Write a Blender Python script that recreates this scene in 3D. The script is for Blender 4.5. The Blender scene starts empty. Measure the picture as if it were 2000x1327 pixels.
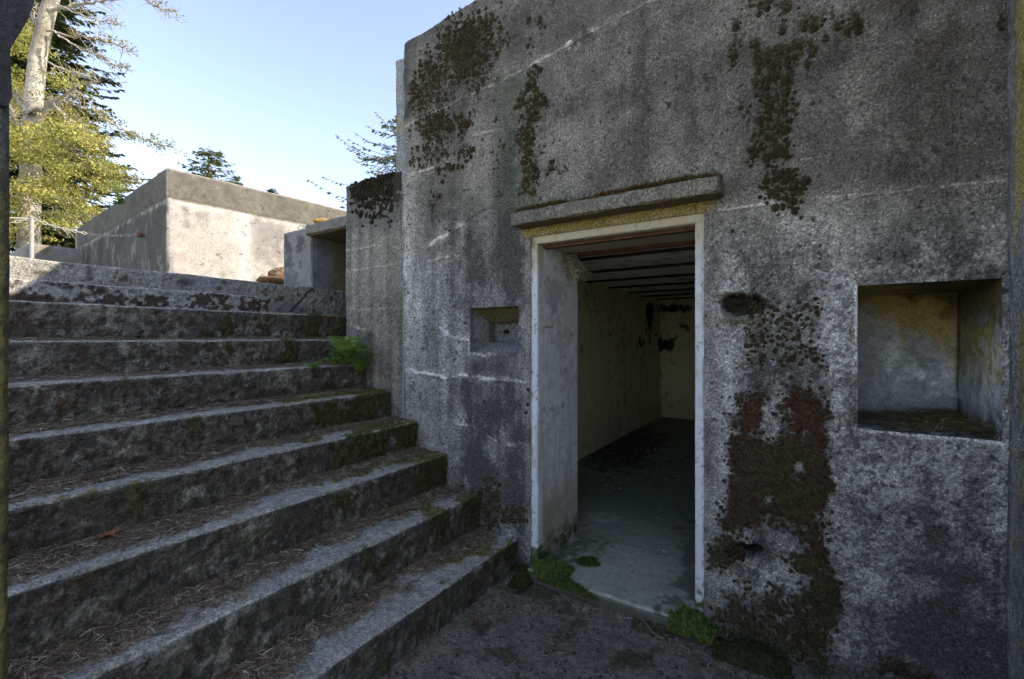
import bpy, math, random
import numpy as np
from mathutils import Vector

# ------------------------------------------------------------------ camera, sky, sun, exposure
sc = bpy.context.scene
C = sc.collection
cam_d = bpy.data.cameras.new("camera")
cam = bpy.data.objects.new("camera", cam_d); C.objects.link(cam)
cam.location = (0, 0, 0)
YAW = math.atan2(0.5498, 0.8354)
cam.rotation_euler = (math.radians(90), 0, YAW)
cam_d.sensor_width = 36.0
cam_d.lens = 882.0 / 2000.0 * 36.0
cam_d.shift_y = -3.0 / 2000.0
cam_d.clip_start = 0.02
cam_d.clip_end = 2000
sc.camera = cam

SUN = Vector((1.6, 1.0, 1.155)).normalized()
sun_el = math.asin(SUN.z)
world = bpy.data.worlds.new("World"); sc.world = world; world.use_nodes = True
wn = world.node_tree
bg = wn.nodes["Background"]
sky = wn.nodes.new("ShaderNodeTexSky"); sky.sky_type = 'NISHITA'; sky.sun_disc = False
sky.sun_elevation = sun_el
sky.sun_rotation = math.atan2(SUN.x, SUN.y)
sky.air_density = 1.0; sky.dust_density = 0.1; sky.ozone_density = 1.0
hsv = wn.nodes.new('ShaderNodeHueSaturation'); hsv.inputs['Saturation'].default_value = 0.84; hsv.inputs['Hue'].default_value = 0.513
wn.links.new(sky.outputs[0], hsv.inputs['Color']); wn.links.new(hsv.outputs[0], bg.inputs[0]); bg.inputs[1].default_value = 0.125
sl = bpy.data.lights.new("sun", 'SUN'); sl.energy = 3.0; sl.angle = math.radians(0.5); sl.color = (1.0, 0.90, 0.76)
so = bpy.data.objects.new("sun", sl); C.objects.link(so)
so.rotation_euler = (-SUN).to_track_quat('-Z', 'Y').to_euler()
sc.view_settings.view_transform = 'Standard'
sc.view_settings.look = 'None'
sc.view_settings.exposure = 1.82
sc.cycles.diffuse_bounces = 8
sc.cycles.max_bounces = 12
sc.view_settings.gamma = 1.0

# ------------------------------------------------------------------ maths helpers
rng = np.random.default_rng(7)
random.seed(7)
F = 882.0; CX = 1000.0; CY = 660.5
VD = np.array([-0.5498, 0.8354, 0.0]); VR = np.array([0.8354, 0.5498, 0.0])
WY = 2.474            # face of the main wall

def proj(P):
    d = P[..., 0]*VD[0] + P[..., 1]*VD[1]
    r = P[..., 0]*VR[0] + P[..., 1]*VR[1]
    return CX + F*r/d, CY - F*P[..., 2]/d

def at(px, py, d):
    t = (px-CX)/F
    v = (VD + t*VR)*d
    return np.array([v[0], v[1], (CY-py)*d/F])

def on_y(px, py, Y=WY):
    px = np.asarray(px, float); py = np.asarray(py, float)
    t = (px-CX)/F
    d = Y/(VD[1]+t*VR[1])
    return np.stack([d*(VD[0]+t*VR[0]), d*(VD[1]+t*VR[1]), (CY-py)*d/F], -1)

def on_x(px, py, X):
    px = np.asarray(px, float); py = np.asarray(py, float)
    t = (px-CX)/F
    d = X/(VD[0]+t*VR[0])
    return np.stack([d*(VD[0]+t*VR[0]), d*(VD[1]+t*VR[1]), (CY-py)*d/F], -1)

def _hash(i, j, k, seed):
    h = (i.astype(np.int64)*374761393 + j.astype(np.int64)*668265263 + k.astype(np.int64)*2147483647 + seed*974634777) & 0xffffffff
    h = ((h ^ (h >> 13))*1274126177) & 0xffffffff
    h = ((h ^ (h >> 16))*2246822519) & 0xffffffff
    h = h ^ (h >> 15)
    return (h & 0xffffff)/float(0xffffff)

def vn(P, scale, seed=0):
    Q = P*np.asarray(scale, float) + 1000.37
    I = np.floor(Q); f = Q-I; I = I.astype(np.int64)
    u = f*f*(3-2*f)
    r = 0
    for a in (0, 1):
        wa = u[..., 0] if a else 1-u[..., 0]
        for b in (0, 1):
            wb = u[..., 1] if b else 1-u[..., 1]
            for c in (0, 1):
                wc = u[..., 2] if c else 1-u[..., 2]
                r = r + wa*wb*wc*_hash(I[..., 0]+a, I[..., 1]+b, I[..., 2]+c, seed)
    return r

def fbm(P, scale, oct=4, seed=0, gain=0.55):
    s = 0; a = 1.0; tot = 0
    sc_ = np.asarray(scale, float)
    for o in range(oct):
        s = s + a*vn(P, sc_, seed+o*17); tot += a
        a *= gain; sc_ = sc_*2.03
    return s/tot          # 0..1, mean .5

def ss(x, a, b):
    t = np.clip((x-a)/(b-a), 0, 1)
    return t*t*(3-2*t)

def blob(px, py, cx, cy, rx, ry):
    return np.exp(-(((px-cx)/rx)**2 + ((py-cy)/ry)**2))

def rect(px, py, x0, y0, x1, y1, s=12):
    return ss(px, x0-s, x0+s)*ss(-px, -x1-s, -x1+s)*ss(py, y0-s, y0+s)*ss(-py, -y1-s, -y1+s)

def dist_poly(px, py, pts):
    best = np.full(px.shape, 1e9)
    for (x0, y0), (x1, y1) in zip(pts[:-1], pts[1:]):
        dx, dy = x1-x0, y1-y0
        t = np.clip(((px-x0)*dx+(py-y0)*dy)/(dx*dx+dy*dy), 0, 1)
        best = np.minimum(best, np.hypot(px-x0-t*dx, py-y0-t*dy))
    return best

def mixc(col, c, m):
    m = np.clip(m, 0, 1)[..., None]
    return col*(1-m) + np.array(c)*m

# ------------------------------------------------------------------ object helpers
def tag(o, label=None, cat=None, group=None, kind=None):
    if label: o['label'] = label
    if cat: o['category'] = cat
    if group: o['group'] = group
    if kind: o['kind'] = kind
    return o

def empty(name, loc=(0, 0, 0), label=None, cat=None, group=None):
    o = bpy.data.objects.new(name, None); C.objects.link(o); o.location = loc
    o.empty_display_size = 0.1
    return tag(o, label, cat, group)

class MB:
    """collects quads / triangles with a colour per vertex and links them as ONE mesh"""
    def __init__(s): s.V = []; s.F4 = []; s.F3 = []; s.Cc = []; s.n = 0
    def verts(s, P, col):
        P = np.asarray(P, float).reshape(-1, 3)
        col = np.broadcast_to(np.asarray(col, float), P.shape) if np.ndim(col) == 1 else np.asarray(col, float).reshape(-1, 3)
        b = s.n; s.V.append(P); s.Cc.append(col); s.n += len(P); return b
    def grid(s, P, col, mask=None, flip=False):
        nu, nv = P.shape[:2]
        b = s.verts(P, col if np.ndim(col) == 1 else col.reshape(-1, 3))
        i = np.arange(nu*nv).reshape(nu, nv)
        q = np.stack([i[:-1, :-1], i[1:, :-1], i[1:, 1:], i[:-1, 1:]], -1)
        if flip: q = q[..., ::-1]
        q = q[mask] if mask is not None else q.reshape(-1, 4)
        s.F4.append(q+b)
    def tris(s, T, col):
        T = np.asarray(T); n = len(T)
        b = s.verts(T.reshape(-1, 3), col if np.ndim(col) == 1 else np.repeat(col, 3, 0))
        s.F3.append(np.arange(n*3).reshape(n, 3)+b)
    def quads(s, Q, col):
        Q = np.asarray(Q); n = len(Q)
        b = s.verts(Q.reshape(-1, 3), col if np.ndim(col) == 1 else np.repeat(col, 4, 0))
        s.F4.append(np.arange(n*4).reshape(n, 4)+b)
    def box(s, lo, hi, col):
        x0, y0, z0 = lo; x1, y1, z1 = hi
        P = [(x0,y0,z0),(x1,y0,z0),(x1,y1,z0),(x0,y1,z0),(x0,y0,z1),(x1,y0,z1),(x1,y1,z1),(x0,y1,z1)]
        b = s.verts(P, col)
        s.F4.append(np.array([(0,3,2,1),(4,5,6,7),(0,1,5,4),(1,2,6,5),(2,3,7,6),(3,0,4,7)])+b)
    def tube(s, pts, rads, col, k=6, cap=True):
        pts = np.asarray(pts, float); n = len(pts)
        rads = np.broadcast_to(np.asarray(rads, float), (n,))
        T = np.gradient(pts, axis=0); T /= np.linalg.norm(T, axis=1)[:, None]+1e-9
        up = np.array([0.3, 0.2, 1.0]) if abs(T[0, 2]) < 0.9 else np.array([1.0, 0.1, 0])
        A = np.cross(T, up); A /= np.linalg.norm(A, axis=1)[:, None]+1e-9
        B = np.cross(T, A)
        th = np.linspace(0, 2*np.pi, k+1)
        P = pts[:, None] + rads[:, None, None]*(A[:, None]*np.cos(th)[None, :, None] + B[:, None]*np.sin(th)[None, :, None])
        s.grid(P, col if np.ndim(col) == 1 else np.repeat(np.asarray(col)[:, None], k+1, 1), flip=True)
    def build(s, name, mat, parent=None, merge=False, smooth=True):
        V = np.concatenate(s.V); Cc = np.concatenate(s.Cc)
        F4 = np.concatenate(s.F4) if s.F4 else np.zeros((0, 4), int)
        F3 = np.concatenate(s.F3) if s.F3 else np.zeros((0, 3), int)
        if merge:
            key = np.round(V*20000).astype(np.int64)
            _, idx, inv = np.unique(key, axis=0, return_index=True, return_inverse=True)
            inv = inv.reshape(-1)
            V = V[idx]; Cc = Cc[idx]; F4 = inv[F4]; F3 = inv[F3]
            if len(F4):
                ok = (F4[:, 0] != F4[:, 1]) & (F4[:, 1] != F4[:, 2]) & (F4[:, 2] != F4[:, 3]) & (F4[:, 3] != F4[:, 0]) & (F4[:, 0] != F4[:, 2]) & (F4[:, 1] != F4[:, 3])
                F4 = F4[ok]
        me = bpy.data.meshes.new(name)
        me.vertices.add(len(V)); me.vertices.foreach_set('co', V.astype(np.float32).ravel())
        nl = len(F4)*4+len(F3)*3
        me.loops.add(nl); me.loops.foreach_set('vertex_index', np.concatenate([F4.ravel(), F3.ravel()]).astype(np.int32))
        me.polygons.add(len(F4)+len(F3))
        st = np.concatenate([np.arange(len(F4))*4, len(F4)*4+np.arange(len(F3))*3]).astype(np.int32)
        me.polygons.foreach_set('loop_start', st)
        me.polygons.foreach_set('use_smooth', np.full(len(st), smooth))
        me.update(calc_edges=True); me.validate()
        ca = me.color_attributes.new('Col', 'FLOAT_COLOR', 'POINT')
        if len(ca.data) == len(Cc):
            ca.data.foreach_set('color', np.concatenate([Cc, np.ones((len(Cc), 1))], 1).astype(np.float32).ravel())
        me.materials.append(mat)
        o = bpy.data.objects.new(name, me); C.objects.link(o)
        if parent: o.parent = parent; o.matrix_parent_inverse = parent.matrix_world.inverted() if False else o.matrix_parent_inverse
        if parent: o.location = -Vector(parent.location) if parent.parent is None else o.location
        return o

def lin(a, b, step, extra=()):
    n = max(1, int(round((b-a)/step)))
    v = np.linspace(a, b, n+1)
    for e in extra:                       # snap the nearest interior line onto e
        i = 1+np.argmin(abs(v[1:-1]-e)); v[i] = e
    return v

def rbox(mb, xs, ys, zs, r, disp, colf, skip=None, warp=None, sides=range(6)):
    """box with rounded noisy edges; disp(P, N, edge) along the normal, colf(P, N, edge) -> rgb"""
    ax = [np.asarray(xs, float), np.asarray(ys, float), np.asarray(zs, float)]
    lo = np.array([a[0] for a in ax]); hi = np.array([a[-1] for a in ax])
    for f in sides:
        a, side = f//2, f % 2
        b, c = [(1, 2), (0, 2), (0, 1)][a]
        Bm, Cm = np.meshgrid(ax[b], ax[c], indexing='ij')
        P = np.zeros(Bm.shape+(3,))
        P[..., a] = hi[a] if side else lo[a]; P[..., b] = Bm; P[..., c] = Cm
        inner = np.clip(P, lo+r, hi-r)
        N = P-inner; N /= np.linalg.norm(N, axis=-1)[..., None]
        edge = np.clip((1-np.abs(N).max(-1))/0.2929, 0, 1)
        Q = inner+r*N
        d = disp(Q, N, edge)
        col = colf(Q, N, edge)
        R = Q+N*d[..., None]
        if warp is not None: R = warp(R)
        mask = None
        if skip is not None:
            cen = 0.25*(P[:-1, :-1]+P[1:, :-1]+P[1:, 1:]+P[:-1, 1:])
            mask = ~skip(cen, f)
        flip = (side == 0) ^ (a == 1)
        mb.grid(R, col, mask, flip)

def quadgrid(mb, p00, p10, p11, p01, n, m, disp, colf, skip=None):
    p00, p10, p11, p01 = [np.asarray(p, float) for p in (p00, p10, p11, p01)]
    u = np.linspace(0, 1, n+1)[:, None, None]; v = np.linspace(0, 1, m+1)[None, :, None]
    P = (1-u)*(1-v)*p00+u*(1-v)*p10+u*v*p11+(1-u)*v*p01
    N = np.cross(p10-p00, p01-p00); N /= np.linalg.norm(N); N = np.broadcast_to(N, P.shape)
    e = np.zeros(P.shape[:2])
    edge = np.minimum(np.minimum(u, 1-u), np.minimum(v, 1-v))[..., 0]
    R = P+N*(disp(P, N, e)*ss(edge, 0, 0.03))[..., None]
    mask = None
    if skip is not None:
        cen = 0.25*(P[:-1, :-1]+P[1:, :-1]+P[1:, 1:]+P[:-1, 1:]); mask = ~skip(cen)
    mb.grid(R, colf(P, N, e), mask)

# ------------------------------------------------------------------ materials
def mat_new(name):
    m = bpy.data.materials.new(name); m.use_nodes = True
    nt = m.node_tree; b = nt.nodes["Principled BSDF"]
    return m, nt, b

def surf_mat(name, grain=0.5, gscale=170, bump=0.5, rough=0.92, spec=0.25, white=0.0, mid=0.25, bdist=0.004, midscale=28):
    """vertex colour x procedural aggregate grain"""
    m, nt, b = mat_new(name)
    N = nt.nodes; L = nt.links
    at_ = N.new('ShaderNodeVertexColor'); at_.layer_name = 'Col'
    tc = N.new('ShaderNodeTexCoord')
    n1 = N.new('ShaderNodeTexNoise'); n1.inputs['Scale'].default_value = gscale; n1.inputs['Detail'].default_value = 3; n1.inputs['Roughness'].default_value = 0.75
    n2 = N.new('ShaderNodeTexNoise'); n2.inputs['Scale'].default_value = midscale; n2.inputs['Detail'].default_value = 4; n2.inputs['Roughness'].default_value = 0.7
    L.new(tc.outputs['Object'], n1.inputs['Vector']); L.new(tc.outputs['Object'], n2.inputs['Vector'])
    m1 = N.new('ShaderNodeMapRange'); m1.inputs[1].default_value = 0.33; m1.inputs[2].default_value = 0.67
    m1.inputs[3].default_value = 1-grain; m1.inputs[4].default_value = 1+grain; L.new(n1.outputs['Fac'], m1.inputs[0])
    m2 = N.new('ShaderNodeMapRange'); m2.inputs[1].default_value = 0.3; m2.inputs[2].default_value = 0.7
    m2.inputs[3].default_value = 1-mid; m2.inputs[4].default_value = 1+mid; L.new(n2.outputs['Fac'], m2.inputs[0])
    mu = N.new('ShaderNodeMath'); mu.operation = 'MULTIPLY'; L.new(m1.outputs[0], mu.inputs[0]); L.new(m2.outputs[0], mu.inputs[1])
    vm = N.new('ShaderNodeVectorMath'); vm.operation = 'SCALE'; L.new(at_.outputs['Color'], vm.inputs[0]); L.new(mu.outputs[0], vm.inputs['Scale'])
    colout = vm.outputs[0]
    if white > 0:      # pale aggregate chips showing through the weathered skin
        n3 = N.new('ShaderNodeTexVoronoi'); n3.inputs['Scale'].default_value = 140; n3.inputs['Randomness'].default_value = 1
        L.new(tc.outputs['Object'], n3.inputs['Vector'])
        sp = N.new('ShaderNodeSeparateColor'); L.new(n3.outputs['Color'], sp.inputs[0])
        th = N.new('ShaderNodeMapRange'); th.inputs[1].default_value = 0.72; th.inputs[2].default_value = 0.98; th.inputs[3].default_value = 0; th.inputs[4].default_value = white
        L.new(sp.outputs[0], th.inputs[0])
        ds = N.new('ShaderNodeMapRange'); ds.inputs[1].default_value = 0.55; ds.inputs[2].default_value = 0.25; ds.inputs[3].default_value = 0; ds.inputs[4].default_value = 1
        L.new(n3.outputs['Distance'], ds.inputs[0])
        mm = N.new('ShaderNodeMath'); mm.operation = 'MULTIPLY'; L.new(th.outputs[0], mm.inputs[0]); L.new(ds.outputs[0], mm.inputs[1])
        sc2 = N.new('ShaderNodeVectorMath'); sc2.operation = 'SCALE'; L.new(colout, sc2.inputs[0])
        ad = N.new('ShaderNodeMath'); ad.operation = 'ADD'; ad.inputs[1].default_value = 1.0; L.new(mm.outputs[0], ad.inputs[0])
        L.new(ad.outputs[0], sc2.inputs['Scale']); colout = sc2.outputs[0]
    L.new(colout, b.inputs['Base Color'])
    bp = N.new('ShaderNodeBump'); bp.inputs['Strength'].default_value = bump; bp.inputs['Distance'].default_value = bdist
    hs = N.new('ShaderNodeMath'); hs.operation = 'ADD'; L.new(n1.outputs['Fac'], hs.inputs[0])
    h2 = N.new('ShaderNodeMath'); h2.operation = 'MULTIPLY'; h2.inputs[1].default_value = 2.5; L.new(n2.outputs['Fac'], h2.inputs[0]); L.new(h2.outputs[0], hs.inputs[1])
    L.new(hs.outputs[0], bp.inputs['Height']); L.new(bp.outputs[0], b.inputs['Normal'])
    b.inputs['Roughness'].default_value = rough
    b.inputs['Specular IOR Level'].default_value = spec
    return m

M_conc = surf_mat("weathered_concrete", grain=0.68, gscale=105, white=1.3, mid=0.25, midscale=40, bump=0.9)
M_step = surf_mat("step_concrete", grain=0.62, gscale=100, white=0.6, mid=0.4, bump=1.0, bdist=0.006)
M_niche = surf_mat("niche_concrete", grain=0.35, gscale=110, white=0.3, mid=0.25, bump=0.5)
M_far = surf_mat("old_concrete", grain=0.25, gscale=60, mid=0.15, midscale=8, bump=0.5, bdist=0.01)
M_paint = surf_mat("painted_concrete", grain=0.06, gscale=60, mid=0.06, midscale=12, bump=0.25, rough=0.75)
M_floor = surf_mat("room_floor_concrete", grain=0.25, gscale=150, mid=0.2, bump=0.3, rough=0.55)
M_soil = surf_mat("soil", grain=0.55, gscale=130, mid=0.35, midscale=35, bump=1.0, bdist=0.01)
M_metal = surf_mat("rusty_metal", grain=0.3, gscale=90, mid=0.2, bump=0.3, rough=0.7)
M_bark = surf_mat("bark", grain=0.3, gscale=25, mid=0.3, midscale=6, bump=0.6, bdist=0.03)
M_rock = surf_mat("lichen_rock", grain=0.3, gscale=60, mid=0.3, midscale=12, bump=0.8, bdist=0.01)

def leaf_mat(name, trans=0.4, rough=0.6, var=0.35, vs=9):
    m, nt, b = mat_new(name); N = nt.nodes; L = nt.links
    a = N.new('ShaderNodeVertexColor'); a.layer_name = 'Col'
    tc = N.new('ShaderNodeTexCoord'); n = N.new('ShaderNodeTexNoise'); n.inputs['Scale'].default_value = vs; L.new(tc.outputs['Object'], n.inputs['Vector'])
    mr = N.new('ShaderNodeMapRange'); mr.inputs[1].default_value = .3; mr.inputs[2].default_value = .7; mr.inputs[3].default_value = 1-var; mr.inputs[4].default_value = 1+var
    L.new(n.outputs['Fac'], mr.inputs[0])
    v = N.new('ShaderNodeVectorMath'); v.operation = 'SCALE'; L.new(a.outputs['Color'], v.inputs[0]); L.new(mr.outputs[0], v.inputs['Scale'])
    L.new(v.outputs[0], b.inputs['Base Color']); b.inputs['Roughness'].default_value = rough; b.inputs['Specular IOR Level'].default_value = 0.2
    if trans > 0:
        t = N.new('ShaderNodeBsdfTranslucent'); L.new(v.outputs[0], t.inputs['Color'])
        mx = N.new('ShaderNodeMixShader'); mx.inputs[0].default_value = trans
        L.new(b.outputs[0], mx.inputs[1]); L.new(t.outputs[0], mx.inputs[2])
        L.new(mx.outputs[0], N['Material Output'].inputs['Surface'])
    return m
M_leaf = leaf_mat("leaves", 0.45)
M_needle = leaf_mat("conifer_needles", 0.2)
M_moss = leaf_mat("moss", 0.1, 0.95, 0.4, 60)
M_litter = leaf_mat("dry_needles", 0.15, 0.8, 0.3, 40)
M_fern = leaf_mat("fern_fronds", 0.45, 0.5, 0.15, 30)

# ------------------------------------------------------------------ main wall: stains, growth, joints
JOINTS = [  # polyline in photo pixels on the wall plane, half-width px, colour gain, groove m
    ([(778,237),(893,186),(955,161),(1042,123),(1153,66),(1239,28),(1320,-10)], 1.6, 0.8, .003),
    ([(1400,412),(1470,402),(1560,391),(1700,379),(1850,362),(1966,352)], 1.3, 0.9, .002),
    ([(785,516),(850,506),(900,498)], 1.3, 0.5, .002),
    ([(800,339),(830,330),(870,322)], 1.3, 0.8, .001),
    ([(920,262),(1000,246),(1087,238)], 1.2, 0.5, .001),
    ([(800,724),(840,731),(868,738),(905,733),(935,739),(1028,745)], 2.0, 1.5, .004),
    ([(860,640),(885,660),(915,665)], 1.6, 0.9, .001),
    ([(838,478),(868,462),(905,436)], 2.0, 1.2, .003),
    ([(893,828),(915,830),(935,840),(968,862)], 2.2, 1.0, .005),
    ([(990,868),(1010,873),(1030,876)], 2.4, 1.0, .003),
    ([(1110,90),(1135,74),(1160,62)], 3.0, 0.9, .001),
    ([(1665,840),(1720,842),(1800,850),(1960,868)], 2.0, 1.3, 0),
    ([(912,602),(915,690)], 1.6, .5, 0), ([(925,692),(1012,694)], 1.8, .8, 0), ([(1672,560),(1664,836)], 1.5, .8, 0),
    ([(900,800),(905,825)], 1.5, 1.2, 0),
    ([(1020,640),(1040,643)], 1.2, 0.6, 0),
]
DARKS = [([(905,436),(940,413),(965,404)], 2.2, .5, .004), ([(1505,470),(1507,540)], 1.2, .4, .002)]

def moss_mask(px, py, P):
    """brown cushion moss (0..1) over the main wall"""
    w = (fbm(P, 9, 4, 31)-.5)*90; w2 = (fbm(P, 9, 4, 57)-.5)*90
    x = px+w*.7; y = py+w2*.7
    m = np.zeros_like(px)
    def R(x0, y0, x1, y1, v, s=14):
        nonlocal m; m = np.maximum(m, v*rect(x, y, x0, y0, x1, y1, s))
    def B(cx, cy, rx, ry, v):
        nonlocal m; m = np.maximum(m, v*blob(x, y, cx, cy, rx, ry))
    B(905,95,55,75,1.0); B(850,150,45,60,.75); B(945,60,50,50,.7); B(830,190,40,40,.7); B(935,130,40,40,.6)
    B(850,240,40,25,.95); B(905,235,20,30,.7); B(850,290,50,50,.5); B(905,300,15,35,.6); B(875,330,22,25,.6); B(860,385,14,14,.6); B(845,410,14,14,.6); B(871,440,12,10,.6); B(818,395,8,8,.4)
    R(1020,140,1048,390,.75,8); B(1035,270,20,50,.75); B(1045,135,14,14,.7); B(1052,205,12,12,.7); B(1074,328,12,14,.85)
    R(964,150,978,400,.33,6); B(1045,45,14,14,.6); B(1030,85,10,25,.5)
    R(1432,45,1452,140,.6,8); R(1470,85,1555,320,.72,14); B(1500,15,60,22,.65); B(1530,40,20,35,.4)
    B(1605,55,28,25,.8); B(1655,60,28,20,.75); B(1575,100,30,22,.6); B(1672,45,22,16,.7); B(1620,85,22,18,.6)
    B(1525,360,50,45,.95); B(1500,300,28,30,.5); B(1450,220,16,60,.35); B(1565,420,14,12,.5)
    R(1455,585,1608,725,.62,16); B(1580,600,25,35,.65); B(1545,700,35,30,.6); B(1490,690,30,30,.6); R(1596,600,1608,800,.6,5)
    B(1476,800,42,55,1.3); B(1570,810,48,65,1.3); R(1425,850,1618,1010,1.2,22); B(1450,1010,48,60,1.1); B(1530,1035,70,30,.85)
    B(1585,1080,46,70,1.4); B(1600,1160,44,60,1.3); B(1540,1180,40,50,1.0); B(1420,1080,42,30,1.3); B(1440,1020,36,36,1.2); B(1555,1250,60,45,.9); B(1450,1170,60,50,.55); B(1550,1200,70,50,.55); R(1385,1170,1640,1345,.72,30)
    B(1760,1300,45,22,1.0); B(1800,1318,40,15,.9); B(1640,960,20,10,.4); B(1620,1260,60,50,.4); B(1700,1350,160,30,.6)
    B(955,975,30,35,.8); B(1000,1005,30,25,.7); B(960,1020,60,30,.55); B(1435,450,12,12,.35)
    B(1960,30,22,60,.55); B(1980,130,12,80,.35)
    # bare islands inside the dense patch
    for cx, cy, rx, ry in [(1510,810,18,32),(1552,920,14,18),(1500,965,8,14),(1565,1075,14,10),(1580,1130,12,10),(1455,1110,22,18),(1500,1055,40,22),(1540,1160,16,30),(1470,740,22,14)]:
        m = m*(1-.95*blob(x, y, cx, cy, rx, ry))
    return m

LAYERS = ((27.0, 900, 1.0), (52.0, 940, .55))
def cells(P):
    """cushion tufts around P: returns how far they cover it"""
    cov = np.zeros(P.shape[:-1]); wob = (fbm(P, 90, 2, 5)-.5)*.010
    for L in LAYERS:
        I = np.floor(P[..., 0]*L[0]).astype(np.int64); K = np.floor(P[..., 2]*L[0]).astype(np.int64)
        for di in (-1, 0, 1):
            for dk in (-1, 0, 1):
                cx, cz, r, on = cell_at(I+di, K+dk, L)
                cov = np.maximum(cov, on*ss(r*1.12-np.hypot(P[..., 0]-cx, P[..., 2]-cz)-wob*L[2], 0, .004))
    return cov
def cell_at(i, k, L):
    z = np.zeros_like(i); S = L[0]
    h1, h2, h3, h4 = [_hash(i, z+q, k, L[1]+q) for q in range(4)]
    cx = (i+.12+.76*h1)/S; cz = (k+.12+.76*h2)/S
    Pc = np.stack([cx, np.full(cx.shape, WY), cz], -1)
    px, py = proj(Pc)
    w = np.stack([px, py], -1)
    m = moss_mask(px, py, Pc)
    on = ((m > .13+.60*h3+(.08 if L[2] < 1 else 0)) & (m < 1.15)).astype(float)
    if L[2] == 1: on = on*((px < 1380) | (py < 560))*(_hash(i, z+5, k, 77) < .8)
    r = (.007+.013*h4)*(.8+.45*np.clip(m, 0, 1))*L[2]
    return cx, cz, r, on

def pockets(px, py, P):
    n = fbm(P, 22, 4, 77)-.5
    a = blob(px+n*35, py+n*30, 1450, 596, 46, 24)
    b = blob(px+n*20, py+n*14, 1452, 1076, 38, 15)
    return ss(a, .25, .6), ss(b, .3, .55)

def wall_disp(P, N, e):
    px, py = proj(P)
    front = ss(-N[..., 1], .2, .9)
    d = (fbm(P, 3, 3, 5)-.5)*.012 + (fbm(P, 45, 3, 9)-.5)*.006
    d = d - e*ss(fbm(P, 6, 4, 3), .35, .75)*.03
    # board marks of the formwork
    bd = P[..., 2]*1/.165; d = d + front*(_hash(np.floor(bd), np.zeros_like(bd), np.zeros_like(bd), 3)-.5)*.003
    mm = moss_mask(px, py, P)*ss(py, 740, 780)*ss(px, 1340, 1380)
    lump = fbm(P, 32, 4, 41)
    d = d + front*ss(np.clip(mm, 0, 1.2)+lump*1.9-1.60, 0, .35)*.012
    for pts, wd, g, gr in JOINTS+DARKS:
        if gr: d = d - front*gr*np.exp(-(dist_poly(px, py, pts)/4.0)**2)
    a, b = pockets(px, py, P)
    d = d - front*(a*(.04+.12*fbm(P, 30, 3, 6)) + b*.15)
    hole = [(-1.49, -.445, -1.6, .648), (-1.979, -1.576, -.097, .208), (.176, .616, -.395, .229)]
    k = 1
    for x0, x1, z0, z1 in hole:
        dd = np.maximum(np.maximum(x0-P[..., 0], P[..., 0]-x1), np.maximum(z0-P[..., 2], P[..., 2]-z1))
        k = k*(0.25+.75*ss(np.abs(dd), 0, .03))
    return d*np.where(front > .5, k, 1)

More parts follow.
